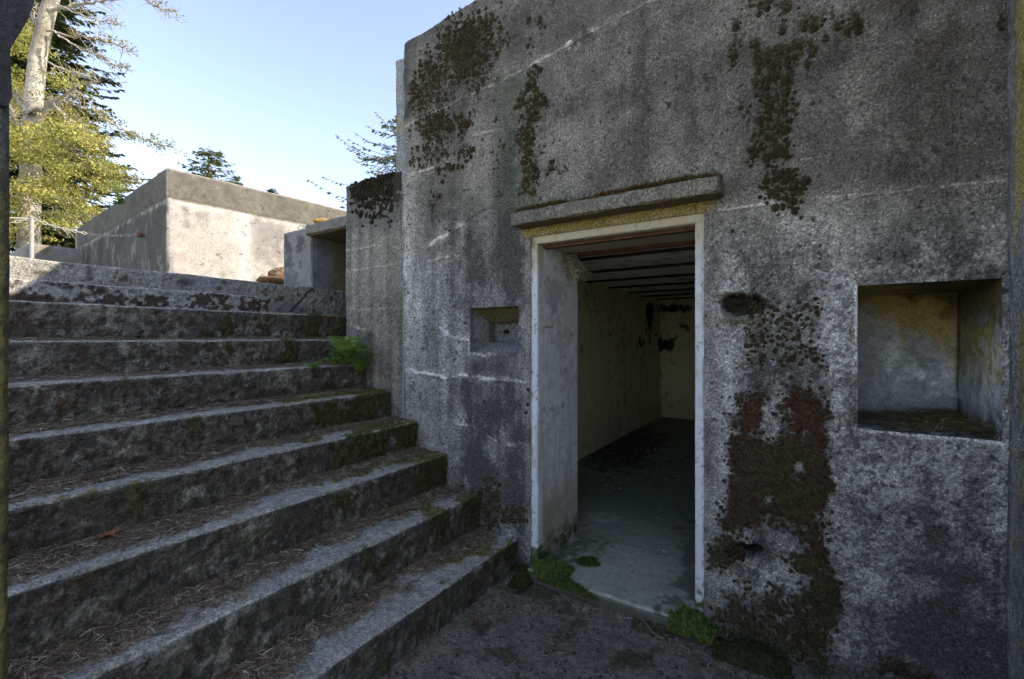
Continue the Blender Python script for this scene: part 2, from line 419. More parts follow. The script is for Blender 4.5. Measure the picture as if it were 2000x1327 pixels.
def wall_col(P, N, e):
    px, py = proj(P)
    big = fbm(P, 1.3, 4, 11); mid = fbm(P, 7, 4, 12); fine = fbm(P, 60, 2, 13)
    st = fbm(P, (16, 16, 1.1), 4, 14)
    low = ss(py + (mid-.5)*160, 330, 560)
    upc = np.array([.186, .166, .134]); loc = np.array([.240, .228, .203])
    col = upc*(1-low[..., None]) + loc*low[..., None]
    k = .48 + .45*big + .65*(mid-.5)*2*.8 + .50*(st-.5)*2*(.35+.65*low)
    k = k - .32*(.45+.55*low)*ss(fbm(P, (7, 7, 3.5), 5, 17), .50, .64) + .16*ss(fbm(P, (9, 9, 6), 5, 18), .54, .66)
    # patches of pale and dark weathering read from the place
    L = [(830,560,60,200,.25),(797,480,10,190,.65),(812,360,5,130,.4),(930,340,36,110,.35),(870,640,90,80,.2),(1110,320,60,50,.25),(1125,270,30,40,.35),(1410,620,28,560,.35),(1640,640,40,230,.45),(1560,450,160,60,.25),
         (1640,480,60,60,.25),(1700,900,120,60,.35),(1660,170,45,50,.45),(1850,1000,130,120,.15),(1400,900,18,260,.35),(1480,620,60,50,.2),(1160,130,70,40,.15),(1350,330,60,12,.3),(900,770,60,14,.25),
         (1740,1000,60,60,.3),(1490,1120,40,50,.5),(1520,930,25,25,.6),(1690,1150,50,80,.2),(850,800,50,60,.15),(1750,940,100,40,.2)]
    D = [(960,705,40,50,-.5),(1000,730,25,60,-.5),(975,790,40,45,-.5),(890,560,22,90,-.3),(1010,880,25,60,-.45),(930,880,30,35,-.3),(1005,520,26,60,-.35),(1000,430,40,110,-.3),(860,420,60,70,-.2),(1240,180,200,130,-.15),(1840,120,120,120,-.35),(1700,330,120,60,-.25),(1900,300,90,120,-.2),
         (1700,1080,60,60,-.2),(1850,1140,90,120,-.4),(1900,900,50,80,-.3),(1420,480,30,50,-.25),(1620,560,200,20,-.2),(1560,500,60,25,-.2),(1900,1250,90,120,-.35),(1010,960,40,60,-.5),(960,960,60,60,-.4),
         (1660,700,12,160,-.1),(1720,640,30,120,-.1),(990,330,22,130,-.3),(1010,220,30,110,-.15),(1630,1240,100,90,-.3),(1100,60,120,70,-.1),(1450,1230,80,80,-.3)]
    for cx, cy, rx, ry, a in L+D: k = k + a*blob(px+(mid-.5)*60, py+(big-.5)*60, cx, cy, rx, ry)
    # mottled salt-and-pepper skin on the lower right wall
    mott = ss(fbm(P, 75, 3, 19)*.6+fbm(P, 16, 3, 20)*.4, .40, .60)
    reg = low*ss(px, 1350, 1450)
    k = k*(1-reg) + reg*k*(.60+.80*mott)
    reg2 = ss(px, 700, 760)*(1-ss(px, 1030, 1060))*low
    k = k*(1-reg2*.5) + reg2*.5*k*(.55+.85*ss(fbm(P, 80, 4, 23, .7), .4, .60))
    col = col*np.clip(k, .25, 2.2)[..., None]
    # faint pour lines and pits left by the formwork
    bz = P[..., 2]+.006*(fbm(P, (2, 2, 2), 2, 93)-.5)*2
    ln = np.abs((bz/.33) % 1-.5); col = col*(1+.28*np.exp(-(ln*.33/.004)**2)*ss(fbm(P, (5, 5, 30), 3, 94), .48, .60))[..., None]
    pit = ss(fbm(P, 42, 2, 95), .735, .77); col = mixc(col, (.03,.028,.024), pit*.85)
    # green film, rust brown wash, yellow lichen
    col = mixc(col, (.085,.092,.060), .55*rect(px+(mid-.5)*20, py, 968, 140, 1050, 420, 14)*mid*1.5)
    col = mixc(col, (.060,.040,.026), ss(fbm(P, 14, 4, 61), .42, .62)*.75*blob(px, py, 1800, 40, 110, 110))
    col = mixc(col, (.085,.060,.045), ss(fbm(P, 14, 4, 62), .45, .62)*.5*blob(px, py, 1430, 200, 50, 160))
    col = mixc(col, (.075,.060,.045), ss(fbm(P, 14, 4, 64), .40, .62)*.45*blob(px, py, 1850, 210, 180, 160))
    col = mixc(col, (.23,.165,.045), .85*rect(px+(mid-.5)*16, py, 1020, 250, 1395, 468, 8)*ss(P[..., 2], .625, .66)*(1-ss(P[..., 2], .705, .73)))
    col = mixc(col, (.20,.16,.04), .6*rect(px, py, 765, 110, 778, 260, 3)*ss(mid, .45, .6))
    col = mixc(col, (.05,.075,.02), .8*ss(fbm(P, 12, 4, 66)+.35*blob(px, py, 1050, 1030, 40, 60)+.35*blob(px, py, 1340, 1190, 60, 50)-.35, .25, .45)*ss(py, 980, 1150)*(blob(px, py, 1040, 1050, 40, 70)+blob(px, py, 1350, 1170, 45, 60)))
    # light plaster strip beside the door frame
    strip = rect(px, py, 1026, 470, 1041, 1050, 3)+rect(px, py, 1379, 400, 1392, 1180, 4)
    col = mixc(col, (.20,.18,.16), .6*strip*ss(mid, .3, .6))
    # joints and cracks with their white bloom
    for pts, wd, g, gr in JOINTS:
        col = mixc(col, (.30,.27,.21), .35*np.exp(-(dist_poly(px, py, pts)/9)**2)*ss(fbm(P, (9, 9, 14), 3, 75), .52, .66)*g)
        dd = dist_poly(px+(fbm(P, 25, 2, 71)-.5)*10, py+(fbm(P, 25, 2, 72)-.5)*10, pts)
        on_ = ss(fbm(P, 10, 2, 73), .30, .50); col = col*(1+1.5*g*np.exp(-(dd/(wd*1.3))**2)*on_)[..., None]
        if gr: col = col*(1-.45*np.exp(-((dist_poly(px, py-4.5, pts))/2.2)**2)*ss(fbm(P, 6, 2, 74), .45, .6))[..., None]
        col = col*(1+g*.14*np.exp(-(dd/14)**2))[..., None]
    for pts, wd, g, gr in DARKS:
        dd = dist_poly(px, py, pts); col = col*(1-g*np.exp(-(dd/(wd*1.3))**2))[..., None]
    for cx, cy, w_, h_, a_ in ((966, 720, 26, 36, .5), (1810, 900, 80, 50, .35), (1700, 880, 26, 60, .3), (1420, 660, 22, 60, .35)):
        col = mixc(col, (.06,.058,.05), a_*blob(px+(mid-.5)*30, py, cx, cy, w_, h_)*ss(fbm(P, (30, 30, 4), 3, 97), .35, .6))
    # moss
    mm = moss_mask(px, py, P); lump = fbm(P, 32, 4, 41)
    cov = ss(np.clip(mm, 0, 1.2)+lump*1.9-1.62, 0, .16)*ss(py, 740, 780)*ss(px, 1340, 1380)
    cc_ = cells(P); cov = np.maximum(cov, cc_*.95)
    col = col*(1-.30*ss(mm, .25, .8)*(1-cov))[..., None]; col = mixc(col, (.13,.115,.06), .35*ss(mm, .3, .9)*(fine > .45)*(1-cov))
    mc = np.array([.050,.034,.020]); gc = np.array([.054,.050,.021])
    g = ss(fbm(P, 5, 3, 81), .45, .62)
    mcol = mc*(1-g[..., None])+gc*g[..., None]
    rust = blob(px, py, 1530, 800, 130, 60)+.7*blob(px, py, 1580, 1000, 80, 60)
    mcol = mcol + np.array([.020,.003,0])*np.clip(rust, 0, 1)[..., None]
    col = col*(1-cov[..., None]) + mcol*(.6+.8*fine[..., None])*cov[..., None]
    a, b = pockets(px, py, P)
    col = mixc(col, (.030,.028,.016), np.clip(a*1.3, 0, 1)*ss(fbm(P, 30, 3, 6)+a*.5, .55, .8)); col = mixc(col, (.012,.012,.012), b)  # mossy pocket hollows, darkened in colour to add recess shade
    col = mixc(col, (.05,.07,.025), blob(px, py, 1410, 1080, 30, 35)*.8)
    col = mixc(col, (.06,.06,.02), .8*blob(px, py, 1445, 628, 60, 12)*ss(mid, .35, .6))
    # algae and splash dirt at the foot of the wall
    foot = ss(-(P[..., 2]), 1.32, 1.5)*ss(fbm(P, 12, 3, 88), .3, .6)
    col = mixc(col, (.035,.033,.025), foot*.7)
    return np.clip(col, .006, .6)

DOOR = (-1.487, -.450, .645)
def wall_skip(c, f):
    if f not in (2, 3): return np.zeros(c.shape[:-1], bool)
    x, z = c[..., 0], c[..., 2]
    k = (x > DOOR[0]) & (x < DOOR[1]) & (z < DOOR[2])
    if f == 2:
        k |= (x > -1.979) & (x < -1.576) & (z > -.097) & (z < .208)
        k |= (x > .176) & (x < .616) & (z > -.395) & (z < .229)
    return k

def slope_top(R):
    R = R.copy(); w = ss(R[..., 2], 1.0, 2.25)
    R[..., 2] += w*np.clip(R[..., 0]+2.669, 0, 10)*.075
    return R

bunker = empty("concrete_bunker", (0, 0, 0), "massive weathered grey concrete bunker with moss patches, an open doorway and a square wall niche", "bunker")
mb = MB()
xs = np.concatenate([lin(-2.669, .64, .0062, (DOOR[0], DOOR[1], -1.979, -1.576, .176, .616)), np.linspace(.9, 5, 8)])
zs = np.concatenate([lin(-1.62, 2.42, .0062, (DOOR[2], -.097, .208, -.395, .229))])
ys = np.array([WY, WY+.01, WY+.02, WY+.03, WY+.045, WY+.06, WY+.08, WY+.12, WY+.2, WY+.3, WY+.605])
rbox(mb, xs, ys, zs, .05, wall_disp, wall_col, wall_skip, None, sides=(2,))
rbox(mb, xs[::3], ys, zs[::3] if (len(zs)-1) % 3 == 0 else np.append(zs[::3], zs[-1]), .05, wall_disp, wall_col, lambda c, f: np.zeros(c.shape[:-1], bool), None, sides=(0, 1))
rbox(mb, xs, ys, np.array([-1.62, 2.42]), .05, wall_disp, wall_col, None, None, sides=(5,))
# back face around the door
for x0, x1, z0, z1 in [(-2.669, DOOR[0], -1.62, 2.4), (DOOR[1], .17, -1.62, 2.4), (.62, 5, -1.62, 2.4), (.17, .62, -1.62, -.40), (.17, .62, .235, 2.4), (DOOR[0], DOOR[1], DOOR[2], 2.4)]:
    Y = WY+.604
    mb.grid(np.array([[(x0, Y, z0), (x0, Y, z1)], [(x1, Y, z0), (x1, Y, z1)]], float), (.3,.29,.22))
for v in mb.V:
    w = ss(v[:, 2], 1.0, 2.25); v[:, 2] += w*(-.10 + np.clip(v[:, 0]+2.669, 0, 10)*.075)
mb.build("front_wall", M_conc, bunker, merge=True)

def plain(amp=.006, sc_=6):
    return lambda P, N, e: (fbm(P, sc_, 4, 5)-.5)*amp - e*ss(fbm(P, 7, 3, 3), .35, .7)*.02

def conc_col(base, seed=0, lo=.45, streak=.4, mott=.5, warm=0):
    def f(P, N, e):
        big = fbm(P, 1.1, 3, 101+seed); mid = fbm(P, 6, 4, 102+seed); st = fbm(P, (14, 14, .9), 4, 103+seed); fi = fbm(P, 45, 3, 104+seed)
        k = lo+.5*big+.5*(mid-.3)+streak*(st-.5)*2+mott*(fi-.5)*2*.6
        return np.array(base)*np.clip(k, .2, 2.2)[..., None]
    return f

# narrow set-back strip at the wall's far end
def strip_col(P, N, e):
    c = conc_col((.22,.215,.20), 3, .7, .35, .3)(P, N, e)
    px, py = proj(P)
    return mixc(c, (.25,.20,.06), .6*rect(px, py, 755, 225, 790, 258, 5)*ss(fbm(P, 30, 2, 7), .4, .55))
mb = MB(); rbox(mb, lin(-2.757, -2.60, .012), lin(WY+.014, 3.05, .05), lin(-1.3, 2.21, .012), .02, plain(.004), strip_col)
mb.build("wall_end_strip", M_conc, bunker, merge=True)

# bunker mass around and over the room
mb = MB(); g_ = (.2,.19,.17)
mb.box((-2.74, 3.05, -1.6), (-2.32, 9.2, 2.2), g_); mb.box((1.25, 3.09, -1.6), (5, 9.2, 2.2), g_)
mb.box((-2.31, 8.56, -1.6), (1.24, 9.2, 2.2), g_); mb.box((-2.31, 3.09, .78), (1.24, 8.55, 2.2), g_)
mb.box((-2.31, 3.09, -1.62), (1.24, 8.55, -1.52), g_)
mb.build("bunker_mass", M_far, bunker)

# --- the room behind the door
def room_col(P, N, e):
    px, py = proj(P)
    mid = fbm(P, 3, 4, 201); fi = fbm(P, 14, 4, 202); st = fbm(P, (8, 8, .8), 3, 203)
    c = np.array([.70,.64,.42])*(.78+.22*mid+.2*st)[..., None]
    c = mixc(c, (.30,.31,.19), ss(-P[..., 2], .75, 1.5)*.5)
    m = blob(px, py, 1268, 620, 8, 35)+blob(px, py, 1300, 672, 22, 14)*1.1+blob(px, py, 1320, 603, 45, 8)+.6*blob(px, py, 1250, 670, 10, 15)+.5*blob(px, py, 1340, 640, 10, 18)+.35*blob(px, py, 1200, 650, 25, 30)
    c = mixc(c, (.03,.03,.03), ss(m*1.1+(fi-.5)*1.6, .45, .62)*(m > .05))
    c = mixc(c, (.10,.10,.07), .6*ss(fi, .56, .66)*ss(mid, .4, .6))
    return c
mb = MB(); fl = plain(.008, 4)
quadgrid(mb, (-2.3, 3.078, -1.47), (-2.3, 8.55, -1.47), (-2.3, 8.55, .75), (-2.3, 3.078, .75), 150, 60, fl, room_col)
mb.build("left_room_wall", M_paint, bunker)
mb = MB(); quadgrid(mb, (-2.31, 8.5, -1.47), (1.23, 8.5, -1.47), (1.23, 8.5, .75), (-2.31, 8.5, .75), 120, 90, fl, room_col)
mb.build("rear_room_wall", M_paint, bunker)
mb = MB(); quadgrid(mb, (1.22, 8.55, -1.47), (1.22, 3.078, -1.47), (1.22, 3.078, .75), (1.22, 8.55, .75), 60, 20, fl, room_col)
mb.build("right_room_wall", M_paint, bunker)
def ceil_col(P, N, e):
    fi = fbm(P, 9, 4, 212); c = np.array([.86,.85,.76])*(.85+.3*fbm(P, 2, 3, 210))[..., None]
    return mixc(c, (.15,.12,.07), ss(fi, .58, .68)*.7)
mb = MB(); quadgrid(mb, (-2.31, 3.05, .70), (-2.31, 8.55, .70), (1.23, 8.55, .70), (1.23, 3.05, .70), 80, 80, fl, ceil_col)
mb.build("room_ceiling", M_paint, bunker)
for Y in (3.62, 4.38, 5.13, 5.9, 6.68, 7.42, 8.15):
    mb = MB(); mb.box((-2.295, Y, .678), (1.215, Y+.05, .702), (.035,.022,.015)); mb.build("ceiling_beam", M_metal, bunker)
def floor_col(P, N, e):
    px, py = proj(P); mid = fbm(P, 3, 4, 221); fi = fbm(P, 14, 4, 222)
    c = np.array([.33,.335,.255])*(.45+.7*mid+.3*fi)[..., None]
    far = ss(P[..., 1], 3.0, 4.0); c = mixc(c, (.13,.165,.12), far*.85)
    c = mixc(c, (.45,.45,.40), .8*blob(px+(fi-.5)*40, py+(fi-.5)*30, 1175, 1020, 45, 14)*ss(fi, .35, .6))
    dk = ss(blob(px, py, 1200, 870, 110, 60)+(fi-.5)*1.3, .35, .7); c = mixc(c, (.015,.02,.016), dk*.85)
    c = mixc(c, (.055,.050,.040), ss(WY-.035-P[..., 1]+(fi-.5)*.03, 0, .012)*ss(-P[..., 2], 1.461, 1.470)*.9)
    c = mixc(c, (.05,.065,.02), .75*ss(fbm(P, 22, 4, 223, .7)+.5*blob(px, py, 1150, 1060, 60, 28)+.5*blob(px, py, 1080, 1100, 60, 40)+.5*blob(px, py, 1320, 1180, 50, 40), .80, 1.05))
    c = mixc(c, (.055,.045,.03), .7*ss(fi+.5*blob(px, py, 1345, 1100, 25, 90)-.1, .55, .75))
    return c
mb = MB()
fdz = lambda P, N, e: (fbm(P, 6, 4, 5)-.5)*.008-e*ss(fbm(P, 9, 3, 3), .35, .7)*.025
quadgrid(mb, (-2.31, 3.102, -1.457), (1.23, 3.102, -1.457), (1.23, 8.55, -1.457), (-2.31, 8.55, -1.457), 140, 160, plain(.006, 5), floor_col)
mb.grid(np.array([[(-2.31, 3.06, -1.4565), (-2.31, 3.103, -1.4565)], [(-1.499, 3.06, -1.4565), (-1.499, 3.103, -1.4565)]], float), (.06,.06,.05))
mb.grid(np.array([[(-.441, 3.06, -1.4565), (-.441, 3.103, -1.4565)], [(1.23, 3.06, -1.4565), (1.23, 3.103, -1.4565)]], float), (.06,.06,.05))
rbox(mb, lin(-1.50, -.44, .010), lin(WY-.055, 3.125, .010), lin(-1.62, -1.455, .012), .02,
     lambda P, N, e: (fbm(P, 6, 4, 5)-.5)*.008-e*ss(fbm(P, 9, 3, 3), .35, .7)*.025, floor_col, sides=(0, 1, 2, 5))
mb.build("room_floor", M_floor, bunker, merge=False)
# thickness of the doorway: painted jambs and soffit
def jamb_col(P, N, e):
    mid = fbm(P, 4, 4, 231); fi = fbm(P, 20, 4, 232)
    c = np.array([.56,.56,.55])*(.85+.25*mid)[..., None]
    g = ss(-P[..., 2]+(mid-.5)*.7, .92, 1.32); c = mixc(c, (.20,.185,.11), g*.85)
    g = ss(-P[..., 2]+(fi-.5)*.35, 1.27, 1.42); c = mixc(c, (.04,.055,.015), g)
    c = mixc(c, (.27,.28,.31), .75*ss(fi+.5*blob(P[..., 1], P[..., 2], 2.72, .30, .12, .17), .68, .85))
    c = mixc(c, (.16,.17,.12), ss(fi, .50, .62)*blob(P[..., 1], P[..., 2], 2.95, .02, .09, .03)*1.2)
    c = mixc(c, (.33,.27,.20), .45*ss(fbm(P, (30, 30, 3), 4, 234, .7)+.10*ss(-P[..., 2], .2, 1.0), .60, .72))
    c = mixc(c, (.38,.36,.32), .6*ss(fbm(P, (9, 9, 14), 4, 235), .56, .60))
    cr = np.exp(-((P[..., 2]-.078+.05*(P[..., 1]-2.5))/.004)**2)*ss(2.72-P[..., 1], 0, .05); c = mixc(c, (.05,.05,.05), cr*.8)
    c = mixc(c, (.25,.23,.20), .8*ss(fi, .64, .70))
    return c
x0, x1 = -1.442, -.495
mb = MB()
quadgrid(mb, (x0, 2.525, -1.5), (x0, 3.079, -1.5), (x0, 3.079, .62), (x0, 2.525, .62), 60, 220, plain(.008, 5), jamb_col)
mb.grid(np.array([[(x0, 3.079, -1.5), (x0, 3.079, .70)], [(-1.49, 3.079, -1.5), (-1.49, 3.079, .70)]], float), (.4,.4,.38))
mb.build("left_jamb", M_paint, bunker)
mb = MB()
quadgrid(mb, (x1, 3.079, -1.5), (x1, 2.525, -1.5), (x1, 2.525, .62), (x1, 3.079, .62), 20, 80, plain(.008, 5), jamb_col)
mb.build("right_jamb", M_paint, bunker)
def soffit_col(P, N, e):
    c = np.array([.34,.31,.20])*(.6+.7*fbm(P, 8, 4, 241))[..., None]
    r = blob(P[..., 1], 0*P[..., 1], 2.57, 0, .025, 1)+blob(P[..., 1], 0*P[..., 1], 2.93, 0, .035, 1)
    return mixc(c, (.10,.035,.018), r*ss(fbm(P, 25, 3, 242), .3, .5))
mb = MB(); quadgrid(mb, (x0-.03, 2.52, .60), (x0-.03, 3.079, .60), (x1+.03, 3.079, .60), (x1+.03, 2.52, .60), 60, 90, plain(.01, 20), soffit_col)
mb.grid(np.array([[(x0-.03, 3.079, .60), (x0-.03, 3.079, .71)], [(x1+.03, 3.079, .60), (x1+.03, 3.079, .71)]], float), (.12,.1,.08))
mb.build("doorway_soffit", M_paint, bunker)
for Y in (2.555, 2.915):
    mb = MB(); rbox(mb, lin(x0+.002, x1-.002, .02), lin(Y, Y+.05, .01), lin(.578, .60, .007), .004, lambda P, N, e: (fbm(P, 40, 3, 8)-.5)*.008, lambda P, N, e: np.array([.10,.04,.02])*(.5+fbm(P, 30, 3, 9))[..., None])
    mb.build("lintel_iron", M_metal, bunker)

# door frame: white painted rebate, worn on its outer arris
frame = None
def frame_col(P, N, e):
    fi = fbm(P, 30, 3, 251); md = fbm(P, (12, 12, 2), 4, 252)
    c = np.array([.55,.56,.57])*(.75+.4*md)[..., None]
    c = mixc(c, (.40,.33,.20), ss(P[..., 2], .25, .60)*.9)
    c = mixc(c, (.34,.32,.28), ss(md+(fi-.5)*.3, .60, .72)*.55); c = mixc(c, (.22,.20,.17), ss(fbm(P, 55, 4, 254, .7)+.12*ss(np.abs(P[..., 0]+.969), .495, .52), .66, .72)*.9); c = mixc(c, (.24,.20,.15), .8*ss(np.abs(P[..., 0]+.969)+(fbm(P, (20, 20, 9), 4, 253)-.5)*.03, .512, .522)); c = mixc(c, (.05,.07,.02), ss(-P[..., 2]+(fi-.5)*.3, 1.3, 1.42))
    c = mixc(c, (.10,.035,.02), .9*blob(P[..., 0], P[..., 2], -1.48, .55, .02, .08)*ss(fi, .4, .5))
    return c
fd = lambda P, N, e: (fbm(P, 40, 3, 5)-.5)*.004 - e*ss(fbm(P, 30, 3, 3), .4, .7)*.004
mb = MB()
rbox(mb, lin(-1.500, -1.440, .006), lin(2.484, 2.56, .008), lin(-1.47, .60, .008), .006, fd, frame_col)
rbox(mb, lin(-.497, -.437, .006), lin(2.484, 2.56, .008), lin(-1.47, .60, .008), .006, fd, frame_col)
rbox(mb, lin(-1.499, -.438, .010), lin(2.488, 2.56, .008), lin(.597, .658, .006), .006, fd, frame_col)
frame = mb.build("door_frame", M_paint, bunker)

# hinge remains on the left of the door
for (px, py) in ((1032, 761), (1031, 790), (1028, 806)):
    mb = MB(); p = on_y(px, py); mb.box((p[0]-.010, WY-.008, p[2]-.010), (p[0]+.010, WY+.01, p[2]+.010), (.03,.02,.015))
    mb.build("hinge_bolt", M_metal, bunker)

# concrete hood over the door
hood_disp = lambda P, N, e: (fbm(P, 5, 4, 5)-.5)*.012+(fbm(P, 50, 2, 6)-.5)*.005 - e*ss(fbm(P, 12, 3, 3), .35, .7)*.014
def hood_col(P, N, e):
    c = conc_col((.165,.145,.115), 9, .55, .15, .6)(P, N, e)
    c = mixc(c, (.12,.095,.03), ss(-N[..., 2], .3, .9)*.7)
    top = ss(N[..., 2], .1, .7)*ss(fbm(P, 12, 3, 91), .40, .55)
    return mixc(c, (.055,.032,.012), top)
mb = MB(); rbox(mb, lin(-1.561, -.3575, .007), lin(2.354, 2.50, .009), lin(.70, .787, .007), .010, hood_disp, hood_col)
mb.build("door_hood", M_conc, bunker, merge=True)

# square niche to the right
def niche_col(P, N, e):
    px, py = proj(P); mid = fbm(P, 6, 4, 261); fi = fbm(P, 22, 4, 262); st = fbm(P, (14, 14, 2), 3, 263)
    c = np.array([.33,.34,.335])*(.45+.6*mid+.55*st)[..., None]
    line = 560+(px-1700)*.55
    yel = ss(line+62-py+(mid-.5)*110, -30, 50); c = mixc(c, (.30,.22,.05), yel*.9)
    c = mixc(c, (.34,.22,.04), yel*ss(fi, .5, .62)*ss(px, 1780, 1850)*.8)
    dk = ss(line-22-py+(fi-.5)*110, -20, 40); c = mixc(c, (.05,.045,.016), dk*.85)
    pale = blob(px, py, 1800, 735, 60, 25)+blob(px, py, 1745, 690, 14, 55)+.6*blob(px, py, 1920, 690, 60, 60)+.7*blob(px, py, 1900, 770, 50, 40)
    c = mixc(c, (.62,.66,.64), .9*pale*ss(fi, .42, .6))
    c = mixc(c, (.36,.22,.04), .8*ss(fi, .55, .64)*(blob(px, py, 1910, 700, 30, 30)+blob(px, py, 1760, 640, 20, 40)))
    c = mixc(c, (.03,.035,.025), .85*ss(py+(mid-.5)*80, 775, 830)*ss(fi, .3, .55))
    c = mixc(c, (.05,.06,.03), .7*np.exp(-((px-1871)/5)**2)*ss(py, 600, 660))
    lich = blob(px, py, 1895, 735, 8, 9)+blob(px, py, 1875, 772, 8, 8)+blob(px, py, 1858, 772, 5, 4)
    return mixc(c, (.45,.52,.47), ss(lich, .3, .5)*.8)
a0, a1, b0, b1, Y0, Y1 = .176, .616, -.395, .229, 2.476, 3.098
nd = lambda P, N, e: (fbm(P, 6, 4, 5)-.5)*.02 + (fbm(P, 40, 3, 6)-.5)*.005
mb = MB()
q = lambda *a, **k: quadgrid(mb, *a, disp=nd, colf=niche_col, **k)
q((a0, Y1, b0), (a1, Y1, b0), (a1, Y1, b1), (a0, Y1, b1), n=70, m=100)
q((a1, Y1, b0), (a1, Y0, b0), (a1, Y0, b1), (a1, Y1, b1), n=100, m=100)
q((a0, Y0, b0), (a0, Y1, b0), (a0, Y1, b1), (a0, Y0, b1), n=40, m=40)
q((a0, Y0, b0), (a1, Y0, b0), (a1, Y1, b0), (a0, Y1, b0), n=70, m=90)
q((a0, Y1, b1), (a1, Y1, b1), (a1, Y0, b1), (a0, Y0, b1), n=70, m=90)
mb.build("square_niche", M_niche, bunker)

# small splayed embrasure left of the door
def emb_col(P, N, e):
    mid = fbm(P, 12, 4, 271); c = np.array([.15,.150,.142])*(.5+.9*mid)[..., None]
    c = mixc(c, (.10,.078,.022), .85*ss(-N[..., 2], .2, .6)); c = mixc(c, (.10,.08,.03), .5*ss(P[..., 2], .12, .19))
    return c
o = [(-1.979, -.097), (-1.576, -.097), (-1.576, .208), (-1.979, .208)]
i_ = [(-1.935, -.028), (-1.61, -.028), (-1.61, .112), (-1.935, .112)]
mb = MB(); L0, L1, L2, L3 = WY+.002, WY+.045, WY+.165, WY+.235
ed = lambda P, N, e: (fbm(P, 30, 3, 5)-.5)*.008
def ring(A, ya, B, yb):
    for k in range(4):
        (xa, za), (xb, zb) = A[k], A[(k+1) % 4]; (xc, zc), (xd, zd) = B[(k+1) % 4], B[k]
        quadgrid(mb, (xa, ya, za), (xb, ya, zb), (xc, yb, zc), (xd, yb, zd), 40, 16, ed, emb_col)
ring(o, L0, o, L1); ring(o, L1, i_, L2); ring(i_, L2, i_, L3)
quadgrid(mb, (-1.935, L3, -.028), (-1.61, L3, -.028), (-1.61, L3, .112), (-1.935, L3, .112), 40, 20, ed, emb_col)
emb = mb.build("embrasure", M_conc, bunker)
mb = MB(); p = np.array([-1.82, L3, .045])
mb.tube([p+np.array([0, .02, 0]), p+np.array([0, -.03, 0])], [.016, .014], (.05,.025,.012), 8); mb.tube([p+np.array([0, -.025, 0]), p+np.array([.002, -.05, .002])], [.008, .006], (.04,.02,.01), 6)
mb.tube([p+np.array([-.025, -.012, -.004]), p+np.array([.022, -.014, .004])], [.007, .006], (.05,.025,.012), 6)
mb.build("iron_bolt", M_metal, emb)

# ------------------------------------------------------------------ moss cushions and carpets on walls (stuff)
def blades(mb, P, N, n, ln, w, col, spread=.9, rg=rng):
    """n tiny upright leaves at every point"""
    P = np.repeat(P, n, 0); N = np.repeat(N, n, 0); m = len(P)
    if m == 0: return
    D = N+spread*rg.normal(size=(m, 3))*.6; D /= np.linalg.norm(D, axis=1)[:, None]
    S = np.cross(D, rg.normal(size=(m, 3))); S /= np.linalg.norm(S, axis=1)[:, None]+1e-9
    P = P+rg.normal(size=(m, 3))*w*.8
    l = ln*(.5+rg.random(m))[:, None]
    T = np.stack([P-S*w/2, P+S*w/2, P+D*l], 1)
    c = np.asarray(col)
    c = np.repeat(c, n, 0) if c.ndim == 2 else np.broadcast_to(c, (m, 3))
    c = c*(.55+.9*rg.random((m, 1)))
    mb.tris(T, c)

def cushions(mb, P, N, rad, col, rg=rng, nb=26):
    """hemispherical tufts of short leaves over a small solid dome"""
    for p, n, r, c in zip(P, N, rad, col):
        a = np.cross(n, (0.3, .2, .93)); a /= np.linalg.norm(a); b = np.cross(n, a)
        th = np.linspace(0, 2*np.pi, 8); ph = np.linspace(0, np.pi/2, 4)
        rr = r*(.85+.3*rg.random((len(th), len(ph)))); rr[-1] = rr[0]
        G = p + (a*np.cos(th)[:, None, None]+b*np.sin(th)[:, None, None])*(np.cos(ph)[None, :, None]*rr[..., None]) + n*(np.sin(ph)[None, :, None]*rr[..., None]*.45)
        mb.grid(G, np.asarray(c)*.6, flip=False)
        u = rg.normal(size=(nb, 3)); u += n*1.0; u /= np.linalg.norm(u, axis=1)[:, None]
        s = np.sum(u*n, 1); u = u[s > .05]
        Q = p+u*r*(.95-.4*abs(u@n)[:, None]); 
        blades(mb, Q, u, 1, r*.6, r*.25, c, .9, rg)

def sample_wall(n, box, Y=WY, seed=0):
    rg = np.random.default_rng(seed)
    px = rg.uniform(box[0], box[2], n); py = rg.uniform(box[1], box[3], n)
    P = on_y(px, py, Y)
    return P, px, py, rg

mossobj = []
CL = []
for L in LAYERS:
    ii, kk = np.meshgrid(np.arange(int(-2.66*L[0]), int(.63*L[0])), np.arange(int(-1.5*L[0]), int(2.4*L[0])), indexing='ij')
    CL.append([q.ravel() for q in cell_at(ii, kk, L)])
cx, cz, r_, on = [np.concatenate([c[q] for c in CL]) for q in range(4)]
rg = np.random.default_rng(3)
top_ = 2.30+(cx+2.669)*.075
in_hole = ((cx > -1.5) & (cx < -.44) & (cz < .66)) | ((cx > .15) & (cx < .64) & (cz > -.41) & (cz < .25)) | ((cx > -2.0) & (cx < -1.56) & (cz > -.11) & (cz < .22))
k_ = (on > 0) & (cz < top_) & ~in_hole
Pk = np.stack([cx[k_], np.full(k_.sum(), WY), cz[k_]], 1); rk = r_[k_]
ci = np.where((rg.random(len(Pk)) < .3)[:, None], np.array([[.088,.076,.030]]), np.array([[.074,.052,.028]]))
mb = MB(); cushions(mb, Pk+np.array([0, -.002, 0]), np.tile([0, -1.0, 0], (len(Pk), 1)), rk, ci, rg, 26)
print("cushions", len(Pk))
tag(mb.build("cushion_moss", M_moss), "dark brown cushion moss tufts dotted over the tall bunker wall face", "moss", kind="stuff")
